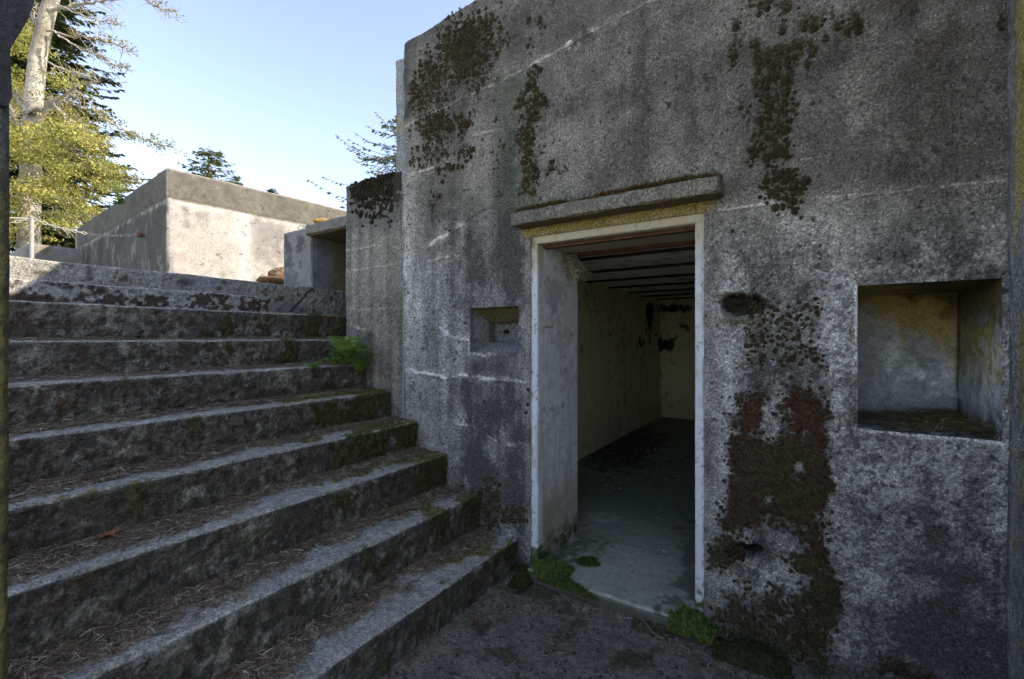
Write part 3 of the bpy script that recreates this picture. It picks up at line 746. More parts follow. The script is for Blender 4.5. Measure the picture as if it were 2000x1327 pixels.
# dense carpet right of the door
P, px, py, rg = sample_wall(60000, (1370, 560, 1860, 1340), seed=5)
m = moss_mask(px, py, P); lump = fbm(P, 32, 4, 41)
keep = (py > 745) & (np.clip(m, 0, 1.2)+lump*1.9-1.62 > .02) & (rg.random(len(P)) < np.clip(m*.8, 0, .8))
Pk = P[keep]; xk, yk = px[keep], py[keep]
g = ss(fbm(Pk, 5, 3, 81), .45, .62)[:, None]
ru = np.clip(blob(xk, yk, 1530, 800, 130, 60)+.7*blob(xk, yk, 1580, 1000, 80, 60), 0, 1)[:, None]
ck = np.array([.080,.050,.030])*(1-g)+np.array([.072,.070,.030])*g + np.array([.022,.003,0])*ru
mb = MB(); blades(mb, Pk+np.array([0, -.010, 0]), np.tile([0, -1.0, -.5], (len(Pk), 1)), 2, .013, .005, ck, .9, rg)
print("carpet", len(Pk))
tag(mb.build("carpet_moss", M_moss), "thick rust brown moss carpet running down the wall right of the doorway", "moss", kind="stuff")
# on top of the hood
rg = np.random.default_rng(8)
n = 9000; P = np.stack([rg.uniform(-1.54, -.37, n), rg.uniform(2.365, WY, n), np.full(n, .787)], 1)
dens = fbm(P, (5, 14, 1), 3, 301); keep = dens+.18*ss(P[:, 0], -1.4, -.5)+.12*(P[:, 1]-2.36)/.11 > .56
P = P[keep]; P[:, 2] += .012*fbm(P, 40, 2, 302)
ck = np.where((rg.random(len(P)) < .35)[:, None], [[.09,.085,.02]], [[.085,.04,.015]])
mb = MB(); blades(mb, P, np.tile([0, -.2, 1.0], (len(P), 1)), 2, .020, .006, ck, .8, rg)
tag(mb.build("hood_moss", M_moss), "rusty brown and olive moss growing along the top of the door hood", "moss", kind="stuff")

# bright moss mounds at the door foot
def mound(name, label, cx, cy, z, rx, ry, h, n, seed, col, parent=None, wall=False):
    rg = np.random.default_rng(seed)
    u = np.linspace(-1, 1, 36); U, V = np.meshgrid(u, u, indexing='ij')
    rr = np.sqrt(U*U+V*V)
    P = np.stack([cx+U*rx, cy+V*ry, 0*U], -1)
    nz = fbm(P, 22, 4, seed, .65)
    edge = 1-rr+(nz-.5)*1.5
    H = h*ss(edge, 0, .7)*(.5+nz)
    P[..., 2] = z-.012+H
    mb = MB(); mb.grid(P, np.array(col)*.6)
    q = rg.uniform(-1, 1, (n, 2)); R = np.hypot(q[:, 0], q[:, 1])
    Q = np.stack([cx+q[:, 0]*rx, cy+q[:, 1]*ry, 0*R], 1); nq = fbm(Q, 22, 4, seed, .65); eq = 1-R+(nq-.5)*1.5
    k = eq > .06; Q = Q[k]; Q[:, 2] = z-.012+(h*ss(eq, 0, .7)*(.5+nq))[k]
    blades(mb, Q, np.tile([0, 0, 1.0], (len(Q), 1)), 2, .012, .004, np.tile(col, (len(Q), 1))*(.6+.8*fbm(Q, 20, 3, seed)[:, None]), .9, rg)
    return tag(mb.build(name, M_moss), label, "moss", kind="stuff")
mound("moss_mound", "bright green moss mound at the left foot of the doorway beside the lowest step", -1.36, 2.50, -1.452, .14, .10, .05, 5000, 21, (.11,.145,.03))
mound("moss_mound", "bright green moss mound at the right foot of the door frame", -.50, 2.44, -1.47, .11, .10, .065, 4500, 22, (.11,.155,.03))
mound("moss_mound", "small flat green moss patch on the room floor just inside the left jamb", -1.20, 2.72, -1.452, .09, .08, .02, 1800, 23, (.07,.095,.02))
mound("moss_mound", "thin ragged green moss strip along the left end of the door sill", -1.20, 2.425, -1.468, .20, .045, .03, 3500, 27, (.08,.11,.025))
mound("moss_mound", "dark green moss on the earth between the lowest step and the doorway", -1.50, 2.40, -1.50, .07, .11, .05, 2200, 28, (.05,.065,.02))
mound("moss_mound", "low olive moss along the wall foot right of the doorway", -.22, 2.40, -1.50, .17, .09, .05, 3500, 24, (.05,.06,.02))

# ------------------------------------------------------------------ staircase
stairs = empty("staircase", (-3, 1, -1.5), "wide worn concrete stairway with mossy risers and needle littered treads climbing left of the doorway", "stairs")
STEPS = [(-1.590, -1.310), (-1.893, -1.075), (-2.192, -.842), (-2.492, -.640), (-2.788, -.424), (-3.075, -.215), (-3.374, -.014), (-3.675, .208), (-3.985, .362), (-4.283, .525)]
YA, YB = -1.2, WY+.004
def step_funcs(X, Z, idx, Yend):
    def green(P, N):
        # olive moss: thick towards the wall end of the flight, thin elsewhere
        e = ss(P[..., 1], 1.25, 2.35); n = fbm(P, 7, 4, 401+idx)
        lv = {0: .25, 1: .5, 2: .9, 3: .85, 4: .9, 5: .5, 6: .3, 7: .6, 8: 0, 9: 0}[idx]
        return ss(n+.42*e*lv-.70, 0, .08)*ss(e+.6*n, .35, .5)
    def disp(P, N, e):
        up = ss(N[..., 2], .3, .9)
        d = (fbm(P, 4, 3, 5+idx)-.5)*.020 + (fbm(P, 28, 3, 9)-.5)*.010*(1-up*.7)
        d = d - e*(ss(fbm(P, (2, 5, 5), 4, 33+idx), .42, .72)*.040+ss(fbm(P, (3, 11, 11), 3, 37+idx), .57, .63)*.034+.003)
        d = d + (1-up)*ss(fbm(P, 30, 3, 14+idx), .5, .75)*.010 + green(P, N)*.008*fbm(P, 60, 2, 7)
        # litter piled against the next riser
        back = X-P[..., 0]
        d = d + up*ss(back, .14, .30)*.016*(.4+fbm(P, 12, 3, 55))
        return d
    def col(P, N, e):
        up = ss(N[..., 2], .35, .85); back = X-P[..., 0]
        mid = fbm(P, 6, 4, 410+idx); fi = fbm(P, 30, 4, 420+idx); big = fbm(P, 1.5, 3, 430+idx)
        # riser: dark with pale lime breaking through
        r = np.array([.090,.079,.062])*((.35+.6*big+.7*mid)*(.8 if idx < 4 else 1.05))[..., None]
        pale = ss(fbm(P, 15, 5, 470+idx, .7)*.75+mid*.4+.04*(idx > 4), .60, .74); r = mixc(r, (.23,.208,.17), pale*.7)
        dk = ss(fbm(P, 26, 5, 440+idx, .7), .49, .58); r = mixc(r, (.034,.030,.023), dk*.85)
        if idx == 8:
            lum = ss(fbm(P, 9, 3, 441), .42, .55)
            r = mixc(r, (.31,.30,.27), .75)
            r = mixc(r, (.050,.028,.018), ss(fbm(P, (10, 10, 13), 3, 446)*.55+fbm(P, 42, 3, 447)*.45+.07*ss(.36-P[..., 2], .02, .12), .53, .57)*.95)
        if idx == 9:
            r = np.array([.24,.222,.19])*(.5+.9*mid)[..., None]
            cr = dist_poly(*proj(P), [(565,612),(575,600),(590,585),(600,572),(612,565)])
            r = mixc(r, (.02,.02,.02), np.exp(-(cr/2.2)**2))
            r = mixc(r, (.24,.25,.26), .7*blob(*proj(P), 395, 556, 28, 14))
            r = mixc(r, (.04,.03,.02), .8*blob(*proj(P), 360, 552, 16, 10))
        # tread: worn pale nosing, earth and needles behind
        t = np.array([.31,.285,.235])*(.45+.55*mid+.5*fi)[..., None]
        ed = .095+.06*(fbm(P, (1, 2, 1), 3, 450+idx)-.5)*2 + (.10 if idx < 4 else .0)*ss(P[..., 1], .7, 1.5) - .075*ss(P[..., 1], 1.7, 2.35)+.03*(idx == 0)
        lit = ss(back+(fi-.5)*.14+(mid-.5)*.16, ed-.03, ed+.06)
        t = mixc(t, (.175,.135,.092), lit*.9)
        t = mixc(t, (.07,.055,.042), lit*ss(fi, .5, .62)*.7)
        c = r*(1-up[..., None])+t*up[..., None]
        c = mixc(c, (.33,.31,.27), e*ss(N[..., 2], .25, .6)*.75*ss(fi+mid, .75, 1.05))
        g = green(P, N); gc = np.where(up[..., None] > .5, np.array([.17,.155,.05]), np.array([.060,.060,.022]))
        c = c*(1-.9*g[..., None])+gc*(.5+fi[..., None])*.9*g[..., None]
        # red-brown moss crumbs on the riser
        c = mixc(c, (.05,.025,.013), (1-up)*ss(fbm(P, 20, 3, 460+idx), .62, .70)*.7)
        return np.clip(c, .008, .5)
    return disp, col, green
STEPF = []
for idx, (X, Z) in enumerate(STEPS):
    Yend = YB
    if idx >= 6: Yend = 2.70 if idx == 6 else 4.2
    if idx == 8: Yend = 2.17
    if idx == 9: Yend = 4.2
    dsp, cl, gr = step_funcs(X, Z, idx, Yend); STEPF.append((dsp, cl, gr))
    res = .0075 if idx < 6 else .009
    bk = .36 if idx < 9 else .9
    xs = np.concatenate([[X-bk-.1], lin(X-bk, X, res)]); yv = np.concatenate([[YA], lin(-.1, Yend, res)])
    z0 = Z-(.30 if idx < 8 else .45)
    if idx == 9: z0 = .1
    zv = lin(z0, Z, res)
    mb = MB(); rbox(mb, xs, yv, zv, .014, dsp, cl, sides=(1, 2, 3, 5))
    o = mb.build("step", M_step, stairs, merge=True)
    if idx == 8: o['label'] = "shorter pale step with dark red moss blotches on its riser"
mb = MB(); mb.box((-4.2, -1.18, -1.6), (-2.0, WY-.01, -1.1), (.1,.1,.1)); mb.box((-4.25, -1.17, -1.15), (-3.1, WY+.1, -.3), (.1,.1,.1)); mb.box((-4.27, -1.16, -.35), (-3.8, 2.1, .1), (.1,.1,.1))
mb.box((-4.26, 2.1, -.35), (-3.7, 4.1, -.05), (.1,.1,.1))
mb.build("stair_core", M_far, stairs)

# dry needles and grit lying on treads and ground
def needles(mb, P, ln, w, col, rg, tilt=.12, thick=True):
    m = len(P)
    th = rg.uniform(0, 2*np.pi, m)
    D = np.stack([np.cos(th), np.sin(th), rg.normal(0, tilt, m)], 1)
    l = ln*(.4+rg.random(m))[:, None]
    S = np.stack([-np.sin(th), np.cos(th), rg.normal(0, .3, m)], 1)
    bend = rg.normal(0, .09, (m, 1))*l
    A = P-D*l/2; B = P+S*bend*.5+np.array([0, 0, .002]); E = P+D*l/2
    ww = w*(.6+.8*rg.random((m, 1)))
    Z = np.array([0, 0, 1.0])
    up = S*ww/2
    mb.quads(np.stack([A-up, B-up, B+up, A+up], 1), col); mb.quads(np.stack([B-up, E-up, E+up, B+up], 1), col)
PAL = np.array([[.30,.21,.12],[.22,.14,.08],[.38,.31,.20],[.15,.11,.07],[.48,.41,.29],[.25,.14,.075]])
rg = np.random.default_rng(55)
mb = MB()
for idx, (X, Z) in enumerate(STEPS[:7]):
    n = 6500 if idx < 5 else 2200
    y = rg.uniform(0.0, 2.46, n); b = .30*rg.beta(2.6, 1.3, n)
    P = np.stack([X-b, y, np.full(n, Z)], 1)
    cl_ = fbm(P, (9, 5, 1), 3, 500+idx)
    k = (cl_+.35*(b-.13)/.17+.16*ss(-y, -1.3, -.5)-.10*ss(y, .9, 1.5)*(1-ss(y, 2.0, 2.3)) > .50)
    P = P[k]; b = b[k]
    N = np.tile([0, 0, 1.0], (len(P), 1)); P[:, 2] += STEPF[idx][0](P, N, np.zeros(len(P)))+.002+.006*rg.random(len(P))
    needles(mb, P, .050, .0026, PAL[rg.integers(0, len(PAL), len(P))]*(.5+.7*rg.random((len(P), 1))), rg)
tag(mb.build("stair_litter", M_litter), "reddish dry conifer needles and grit strewn along the backs of the stair treads", "needle litter", kind="stuff")
# mossy fur on the wall-side ends of the steps
mb = MB()
for idx, (X, Z) in enumerate(STEPS[:8]):
    n = 9000
    y = rg.uniform(1.2, 2.46, n); zz = Z-.2*rg.random(n); up = rg.random(n) < .3
    P = np.stack([np.full(n, X), y, zz], 1); b = .16*rg.random(n); P[up, 0] = X-b[up]; P[up, 2] = Z
    N = np.where(up[:, None], [[0, 0, 1.0]], [[1.0, 0, 0]])
    g = STEPF[idx][2](P, N); k = (g > .35) & (rg.random(n) < .8)
    P, N, u_ = P[k], N[k], up[k]
    P += N*(STEPF[idx][0](P, N, np.zeros(len(P)))[:, None])
    c = np.where(u_[:, None], [[.085,.085,.02]], [[.040,.042,.012]])
    blades(mb, P, N+np.array([0, 0, -.1]), 2, .010, .0045, c*(.5+fbm(P, 25, 2, 9)[:, None]), .9, rg)
tag(mb.build("stair_moss", M_moss), "olive green moss on the wall ends of the stair risers and treads", "moss", kind="stuff")

# ------------------------------------------------------------------ ground of the sunken court, terrace and far ground
GZ = -1.53
def soil_h(P): return (fbm(P, 1.8, 3, 601)-.5)*.05+(fbm(P, 14, 4, 602)-.5)*.028 + .02*ss(P[..., 1], 2.25, 2.45)+.03*ss(-P[..., 0], 1.45, 1.58)
def soil_col(P, N=None, e=None):
    mid = fbm(P, 5, 4, 611); fi = fbm(P, 40, 3, 612)
    c = np.array([.19,.162,.125])*(.35+.7*mid+.6*fi)[..., None]
    c = mixc(c, (.045,.055,.018), ss(fbm(P, 7, 4, 613)+.2*ss(P[..., 1], 2.1, 2.42), .60, .72)*.8)
    return mixc(c, (.12,.11,.10), ss(fi, .66, .75)*.6)
mb = MB()
g1 = lin(-1.62, .66, .010); g2 = lin(.6, 2.50, .010)
U, V = np.meshgrid(g1, g2, indexing='ij'); P = np.stack([U, V, np.full(U.shape, 0.0)], -1)
hh = soil_h(P); P[..., 2] = GZ+hh; mb.grid(P, soil_col(P))
x = np.array([-900, -100, -20, -6, -4, -1.62, .66, 2, 6, 20, 100, 900.]); y = np.array([-900, -100, -20, -5, -2, .6, 2.50, 10, 30, 100, 900.])
U, V = np.meshgrid(x, y, indexing='ij'); P = np.stack([U, V, np.full(U.shape, GZ-.02)], -1)
cm = ~((U[:-1, :-1] >= -1.63) & (U[1:, 1:] <= .67) & (V[:-1, :-1] >= .59) & (V[1:, 1:] <= 2.51))
mb.grid(P, (.07,.065,.05), cm)
tag(mb.build("ground", M_soil), kind="structure")
# pale gravel yard added out of view to bounce sunlight onto wall and room
def bounce_yard_col(P): return np.array([.60,.55,.45])*(.75+.5*fbm(P, 1.5, 4, 630))[..., None]
mb = MB(); U, V = np.meshgrid(lin(-4.0, 14, .5), lin(-16, -1.05, .5), indexing='ij'); P = np.stack([U, V, np.full(U.shape, GZ+.012)], -1); P[..., 2] += (fbm(P, .8, 3, 631)-.5)*.02
mb.grid(P, bounce_yard_col(P)); tag(mb.build("bounce_yard", M_soil), kind="structure")
# upper level the stairs lead to
mb = MB()
U, V = np.meshgrid(np.array([-300, -60, -25, -12, -8, -5.0]), np.array([-200, -40, -10, -1.1, 2.8, 6, 14, 40, 300.]), indexing='ij')
mb.grid(np.stack([U, V, np.full(U.shape, .49)], -1), (.24,.22,.14))
mb.grid(np.array([[(-5, -200, .49), (-5, -200, -1.6)], [(-5, 300, .49), (-5, 300, -1.6)]], float), (.1,.09,.07))
tag(mb.build("terrace", M_soil), kind="structure")

mb = MB(); n = 7500
P = np.stack([rg.uniform(-1.57, .6, n), rg.uniform(.75, 2.44, n), np.zeros(n)], 1)
cl_ = fbm(P, 4, 3, 620)+.16*ss(P[:, 1], 2.0, 2.4)+.12*ss(-P[:, 0], 1.2, 1.5)+.1*ss(P[:, 0], -.5, .2)
k = (cl_ > .50+.16*rg.random(n)); P = P[k]; P[:, 2] = GZ+soil_h(P)+.003+.006*rg.random(len(P))
needles(mb, P, .040, .0026, PAL[rg.integers(0, len(PAL), len(P))]*(.4+.7*rg.random((len(P), 1))), rg)
n = 2600; P = np.stack([rg.uniform(-1.57, .6, n), rg.uniform(.75, 2.44, n), np.zeros(n)], 1); P[:, 2] = GZ+soil_h(P)+.002
s_ = .003+.006*rg.random((n, 1)); th = rg.uniform(0, 6.28, n); A = np.stack([np.cos(th), np.sin(th), rg.normal(0, .3, n)], 1); B = np.stack([-np.sin(th), np.cos(th), rg.normal(0, .3, n)], 1)
mb.quads(np.stack([P-A*s_-B*s_*.6, P+A*s_-B*s_*.4, P+A*s_+B*s_*.6+[0, 0, .003], P-A*s_*.7+B*s_+[0, 0, .004]], 1), np.array([.10,.08,.06])*(.3+1.3*rg.random((n, 1))))
tag(mb.build("ground_litter", M_litter), "brown needles and bark crumbs scattered on the bare earth in front of the doorway", "needle litter", kind="stuff")

# debris on the room floor: pale flakes
mb = MB(); n = 2600
P = np.stack([rg.uniform(-2.2, -.3, n), 3.0+5.3*rg.random(n)**1.2, np.full(n, -1.455)], 1)
px, py = proj(P); k = (fbm(P, 2, 3, 640)+.45*blob(px, py, 1190, 880, 110, 70) > .60); P = P[k]; n = len(P)
s_ = .004+.009*rg.random((n, 1)); th = rg.uniform(0, 6.28, n); A = np.stack([np.cos(th), np.sin(th), rg.normal(0, .15, n)], 1); B = np.stack([-np.sin(th), np.cos(th), rg.normal(0, .15, n)], 1)
mb.quads(np.stack([P-A*s_-B*s_*.6, P+A*s_-B*s_*.4, P+A*s_+B*s_*.6+[0, 0, .003], P-A*s_*.7+B*s_+[0, 0, .003]], 1), np.array([.75,.75,.68])*(.15+.85*rg.random((n, 1))**1.5))
tag(mb.build("paint_flakes", M_litter), "pale fallen paint flakes scattered over the dark room floor", "debris", kind="stuff")

# dry grass and needles on the niche floor
mb = MB(); n = 1500
P = np.stack([.2+.41*rg.beta(1.6, 1.0, n), 2.50+.55*rg.random(n), np.zeros(n)], 1)
P[:, 2] = -.39+.045*ss(P[:, 0], .22, .5)*rg.random(n)
needles(mb, P, .075, .0022, np.where((rg.random(len(P)) < .5)[:, None], [[.24,.20,.06]], [[.12,.09,.045]])*(.5+rg.random((len(P), 1))), rg, .2)
tag(mb.build("dry_grass", M_litter), "dry olive grass bed lying on the floor of the square wall niche", "dry grass", kind="stuff")

# ------------------------------------------------------------------ wing wall beside the stairs, shelter beyond it
def wing_col(P, N, e):
    px, py = proj(P)
    c = conc_col((.235,.210,.170), 21, .45, .45, .5)(P, N, e)
    top = ss(-py+(fbm(P, 6, 3, 7)-.5)*70, -470, -430); c = mixc(c, (.105,.098,.085), top*.8)
    m = ss(fbm(P, 30, 3, 41)+.5*ss(-py, -430, -350)-.1, .62, .72)*ss(px, 670, 700); c = mixc(c, (.03,.024,.014), m*.95)
    for pts, g in (([(673,490),(741,479)], .9), ([(673,528),(720,524),(767,518)], .8), ([(685,632),(697,641),(711,642)], 1.2), ([(678,388),(700,382)], 1.0), ([(673,601),(700,606),(766,600)], .4)):
        dd = dist_poly(px+(fbm(P, 25, 2, 71)-.5)*8, py+(fbm(P, 25, 2, 72)-.5)*8, pts); c = c*(1+g*np.exp(-(dd/1.6)**2))[..., None]
    c = mixc(c, (.07,.07,.03), .6*blob(px, py, 785, 620, 10, 60))
    return np.clip(c, .01, .5)
mb = MB()
rbox(mb, lin(-3.373, -2.66, .007), np.concatenate([lin(WY+.006, WY+.1, .02), [2.7, 3.4, 4.2]]), lin(-1.0, 1.325, .007), .022,
     lambda P, N, e: (fbm(P, 3, 3, 5)-.5)*.014+(fbm(P, 40, 3, 6)-.5)*.006-e*ss(fbm(P, 7, 3, 3), .35, .7)*.022, wing_col)
tag(mb.build("wing_wall", M_conc, merge=True), "lower grey concrete wall with mossy crest between the tall bunker wall and the stair head", "wall")
P = on_y(rg.uniform(675, 768, 3500), rg.uniform(335, 470, 3500), WY+.006); px, py = proj(P)
k = (rg.random(len(P)) < .30*np.clip(1.25-(py-340)/85, 0, 1)*ss(px, 672, 720)) & (P[:, 2] < 1.32); P = P[k]
top = np.stack([rg.uniform(-3.33, -2.78, 110), rg.uniform(WY+.01, WY+.10, 110), np.full(110, 1.318)], 1)
P = np.concatenate([P, top]); Nn = np.tile([0, -1.0, .1], (len(P), 1)); Nn[-110:] = [0, -.2, 1]
mb = MB(); cushions(mb, P, Nn, .008+.014*rg.random(len(P)), np.tile([[.045,.038,.018]], (len(P), 1))*(.6+.8*rg.random((len(P), 1))), rg, 18)
tag(mb.build("crest_moss", M_moss), "dark cushion moss on the crest of the lower wall beside the tall bunker wall", "moss", kind="stuff")

shelter = empty("concrete_shelter", (-4.5, 3, .5), "small concrete shelter with a flat roof slab at the head of the stairs", "shelter")
def pier_col(P, N, e):
    px, py = proj(P); c = conc_col((.20,.19,.17), 31, .6, .2, .4)(P, N, e); n = fbm(P, 9, 4, 7)
    c = mixc(c, (.085,.08,.072), .9*ss(n+.1, .46, .54)*rect(px, py, 550, 460, 597, 495, 5))
    c = mixc(c, (.09,.085,.075), .8*ss(n, .46, .54)*rect(px, py, 550, 497, 592, 525, 5)); c = mixc(c, (.1,.095,.09), .7*ss(n, .40, .5)*rect(px, py, 550, 530, 590, 560, 4))
    return c
jd = lambda P, N, e: (fbm(P, 5, 4, 5)-.5)*.014 - e*ss(fbm(P, 7, 3, 3), .35, .7)*.025
mb = MB(); rbox(mb, lin(-4.82, -4.30, .012), np.concatenate([lin(2.76, 2.9, .03), [3.5, 4.2]]), lin(.3, 1.155, .012), .015, jd, pier_col)
mb.build("pier", M_far, shelter, merge=True)
def inner_col(P, N, e):
    c = conc_col((.17,.175,.17), 33, .6, .4, .4)(P, N, e)
    c = mixc(c, (.17,.135,.05), ss(P[..., 1], 2.95, 3.12)*.8); return mixc(c, (.05,.05,.05), .5*ss(fbm(P, 7, 3, 5), .5, .6)*(1-ss(P[..., 1], 2.8, 2.95)))
mb = MB(); quadgrid(mb, (-4.296, 2.775, .1), (-4.296, 4.2, .1), (-4.296, 4.2, 1.06), (-4.296, 2.775, 1.06), 80, 70, jd, inner_col)
quadgrid(mb, (-4.3, 4.19, .1), (-3.3, 4.19, .1), (-3.3, 4.19, 1.06), (-4.3, 4.19, 1.06), 10, 10, jd, inner_col)
mb.build("inner_wall", M_far, shelter)
def slab_col(P, N, e):
    c = conc_col((.17,.155,.13), 35, .6, .1, .5)(P, N, e); return mixc(c, (.17,.12,.05), .8*ss(-N[..., 2], .3, .8))
mb = MB(); rbox(mb, lin(-4.33, -3.20, .012), np.concatenate([lin(2.70, 2.85, .02), [3.2, 3.8, 4.4]]), lin(1.045, 1.163, .012), .02, jd, slab_col)
mb.build("roof_slab", M_far, shelter, merge=True)

# ------------------------------------------------------------------ big sunlit block on the terrace
def bx(v0, v1, n): return np.linspace(v0, v1, n+1)
def block_col(P, N, e):
    px, py = proj(P)
    n = fbm(P, 2.2, 4, 701); st = fbm(P, (3.2, 3.2, .5), 4, 702); fi = fbm(P, 12, 4, 703)
    lit = ss(N[..., 0], .2, .8)[..., None]  # sun side paler, shaded front darker: the light is put into the colour
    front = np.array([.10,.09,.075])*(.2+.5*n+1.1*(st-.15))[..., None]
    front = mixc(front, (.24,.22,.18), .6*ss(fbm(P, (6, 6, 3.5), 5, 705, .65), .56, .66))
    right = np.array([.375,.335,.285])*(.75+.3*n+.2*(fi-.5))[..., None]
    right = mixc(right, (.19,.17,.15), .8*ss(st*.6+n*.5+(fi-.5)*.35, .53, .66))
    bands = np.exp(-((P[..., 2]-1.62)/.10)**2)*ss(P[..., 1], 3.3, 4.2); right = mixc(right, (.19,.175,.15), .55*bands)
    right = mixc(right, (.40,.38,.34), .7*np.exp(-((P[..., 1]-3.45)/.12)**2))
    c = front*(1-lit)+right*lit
    zj = 1.88 - .0*(P[..., 1]-2.5)
    cap = ss(P[..., 2], zj-.02, zj+.02)
    capc = np.array([.135,.118,.092])*(.65+.45*n+.35*(fi-.5)*2)[..., None]
    c = c*(1-cap[..., None])+(capc*(1-.0))*cap[..., None]
    j = np.exp(-((P[..., 2]-zj)/.016)**2)*ss(fi, .35, .5); c = mixc(c, (.09,.08,.04), j*.8)
    j2 = np.exp(-((P[..., 2]-zj+.05)/.03)**2); c = mixc(c, (.50,.45,.38), j2*.5*ss(fi, .45, .55))
    c = mixc(c, (.45,.36,.27), e*.6*ss(P[..., 2], .6, .7))
    c = mixc(c, (.02,.02,.02), .6*ss(fbm(P, 18, 3, 708), .69, .73))
    return np.clip(c, .01, .62)
def block_disp(P, N, e):
    return (fbm(P, 1.5, 4, 5)-.5)*.03+(fbm(P, 14, 3, 6)-.5)*.010-e*ss(fbm(P, 5, 3, 3), .35, .7)*.035-.012*np.exp(-((P[..., 2]-1.88)/.012)**2)
block = empty("concrete_block_house", (-9, 5, .5), "large square concrete block with a sunlit pale face and a dark capping beyond the stairs", "blockhouse")
mb = MB()
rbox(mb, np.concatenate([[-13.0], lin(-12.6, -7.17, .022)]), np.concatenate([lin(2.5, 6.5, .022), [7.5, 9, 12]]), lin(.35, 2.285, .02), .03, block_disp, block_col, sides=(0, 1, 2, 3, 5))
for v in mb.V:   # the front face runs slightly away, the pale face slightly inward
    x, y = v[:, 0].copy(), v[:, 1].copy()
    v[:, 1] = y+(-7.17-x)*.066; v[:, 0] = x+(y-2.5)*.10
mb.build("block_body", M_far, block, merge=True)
bp = at(272, 459, 6.55); bp[1] -= .0
mb = MB(); mb.tube([bp+[0, .04, 0], bp+[0, -.02, 0]], [.035, .03], (.16,.06,.03), 8); mb.box(tuple(bp+[-.05, -.005, -.03]), tuple(bp+[.05, .02, .03]), (.14,.06,.035)); mb.build("chain_anchor", M_metal, block)
for (px, py) in ((201, 483), (249, 385)):
    t = (px-CX)/F; P = at(px, py, 6.6*(1.0+(272-px)*.0018)); mb = MB(); 
# weed rooted in the joint of the block
def weed(name, label, base, n, h, col, seed, cat="plant"):
    rg = np.random.default_rng(seed); mb = MB()
    for i in range(n):
        a = rg.uniform(0, 6.28); lean = rg.uniform(.1, .5); hh = h*rg.uniform(.5, 1.1)
        t = np.linspace(0, 1, 6)[:, None]
        pts = np.array(base)+np.array([math.cos(a), math.sin(a), 0])*lean*hh*t**1.6+np.array([0, 0, 1])*hh*t
        mb.tube(pts, np.linspace(.006, .002, 6)*h/.3, np.array(col)*.7, 4)
        k = 14; tt = rg.random(k); Q = np.stack([np.interp(tt, t[:, 0], pts[:, c]) for c in range(3)], 1)
        D = rg.normal(size=(k, 3)); D[:, 2] = abs(D[:, 2])*.5; D /= np.linalg.norm(D, axis=1)[:, None]
        S = np.cross(D, rg.normal(size=(k, 3))); S /= np.linalg.norm(S, axis=1)[:, None]; l = h*.22*(1.1-tt)[:, None]+.01
        mb.quads(np.stack([Q, Q+D*l*.5+S*l*.2, Q+D*l, Q+D*l*.5-S*l*.2], 1), np.array(col)*(.6+.8*rg.random((k, 1))))
    return tag(mb.build(name, M_fern), label, cat)
weed("weed", "small green weed with upright stems rooted high on the shaded face of the big block", at(232, 400, 6.85), 9, .34, (.16,.20,.05), 71)

# post and chain
fp = at(62, 500, 5.63); fp[2] = .49
post = empty("chain_post", tuple(fp), "slim grey steel post holding the chain at the terrace edge", "post")
mb = MB(); top = 1.50; mb.tube([fp, fp*[1, 1, 0]+[0, 0, top]], [.022, .022], (.30,.28,.25), 10); mb.build("pole", M_metal, post)
mb = MB(); mb.tube([fp*[1, 1, 0]+[0, 0, top-.005], fp*[1, 1, 0]+[0, 0, top+.012], fp*[1, 1, 0]+[0, 0, top+.02]], [.030, .030, .004], (.25,.22,.2), 10); mb.build("cap", M_metal, post)
rp = at(-60, 424, 5.2)
mb = MB(); mb.tube([fp*[1, 1, 0]+[0, 0, top-.012], rp], [.012, .012], (.25,.23,.2), 6); mb.build("rail", M_metal, post)
def chain(name, label, A, B, sag, link=.045, r=.0045):
    mb = MB(); L = np.linalg.norm(B-A); n = int(L/link*1.05); t = np.linspace(0, 1, n)
    Pc = A[None]*(1-t)[:, None]+B[None]*t[:, None]; Pc[:, 2] -= sag*4*t*(1-t)
    for i in range(n-1):
        c = (Pc[i]+Pc[i+1])/2; d = Pc[i+1]-Pc[i]; d /= np.linalg.norm(d)
        s = np.cross(d, [0, 0, 1]); s /= np.linalg.norm(s); u = np.cross(d, s)
        w = s if i % 2 else u
        th = np.linspace(0, 2*np.pi, 11)
        ringp = c+d*np.cos(th)[:, None]*link*.68+w*np.sin(th)[:, None]*link*.33
        mb.tube(ringp, r, (.42,.38,.33), 5)
    return tag(mb.build(name, M_metal), label, "chain")
tp = fp*[1, 1, 0]+[0, 0, 1.49]
chain("chain", "sagging steel chain from the slim post to the big concrete block", tp, bp+[0, -.02, 0], .09)
chain("chain", "short stretch of steel chain running left from the slim post to the picture edge", tp, at(-40, 440, 5.3), .02)

# low far parapet
def para_col(P, N, e):
    c = conc_col((.22,.20,.17), 41, .6, .2, .3)(P, N, e); px, py = proj(P)
    return mixc(c, (.16,.10,.04), .7*blob(px, py, 88, 488, 12, 8))
mb = MB()
c0 = at(57, 474, 8.4); z1 = c0[2]
rbox(mb, lin(c0[0]-4, c0[0], .06), lin(c0[1], c0[1]+3.5, .06), lin(.4, z1, .06), .03, block_disp, para_col)
tag(mb.build("parapet_wall", M_far, merge=True), "low pale concrete wall behind the slim post at far left", "wall")

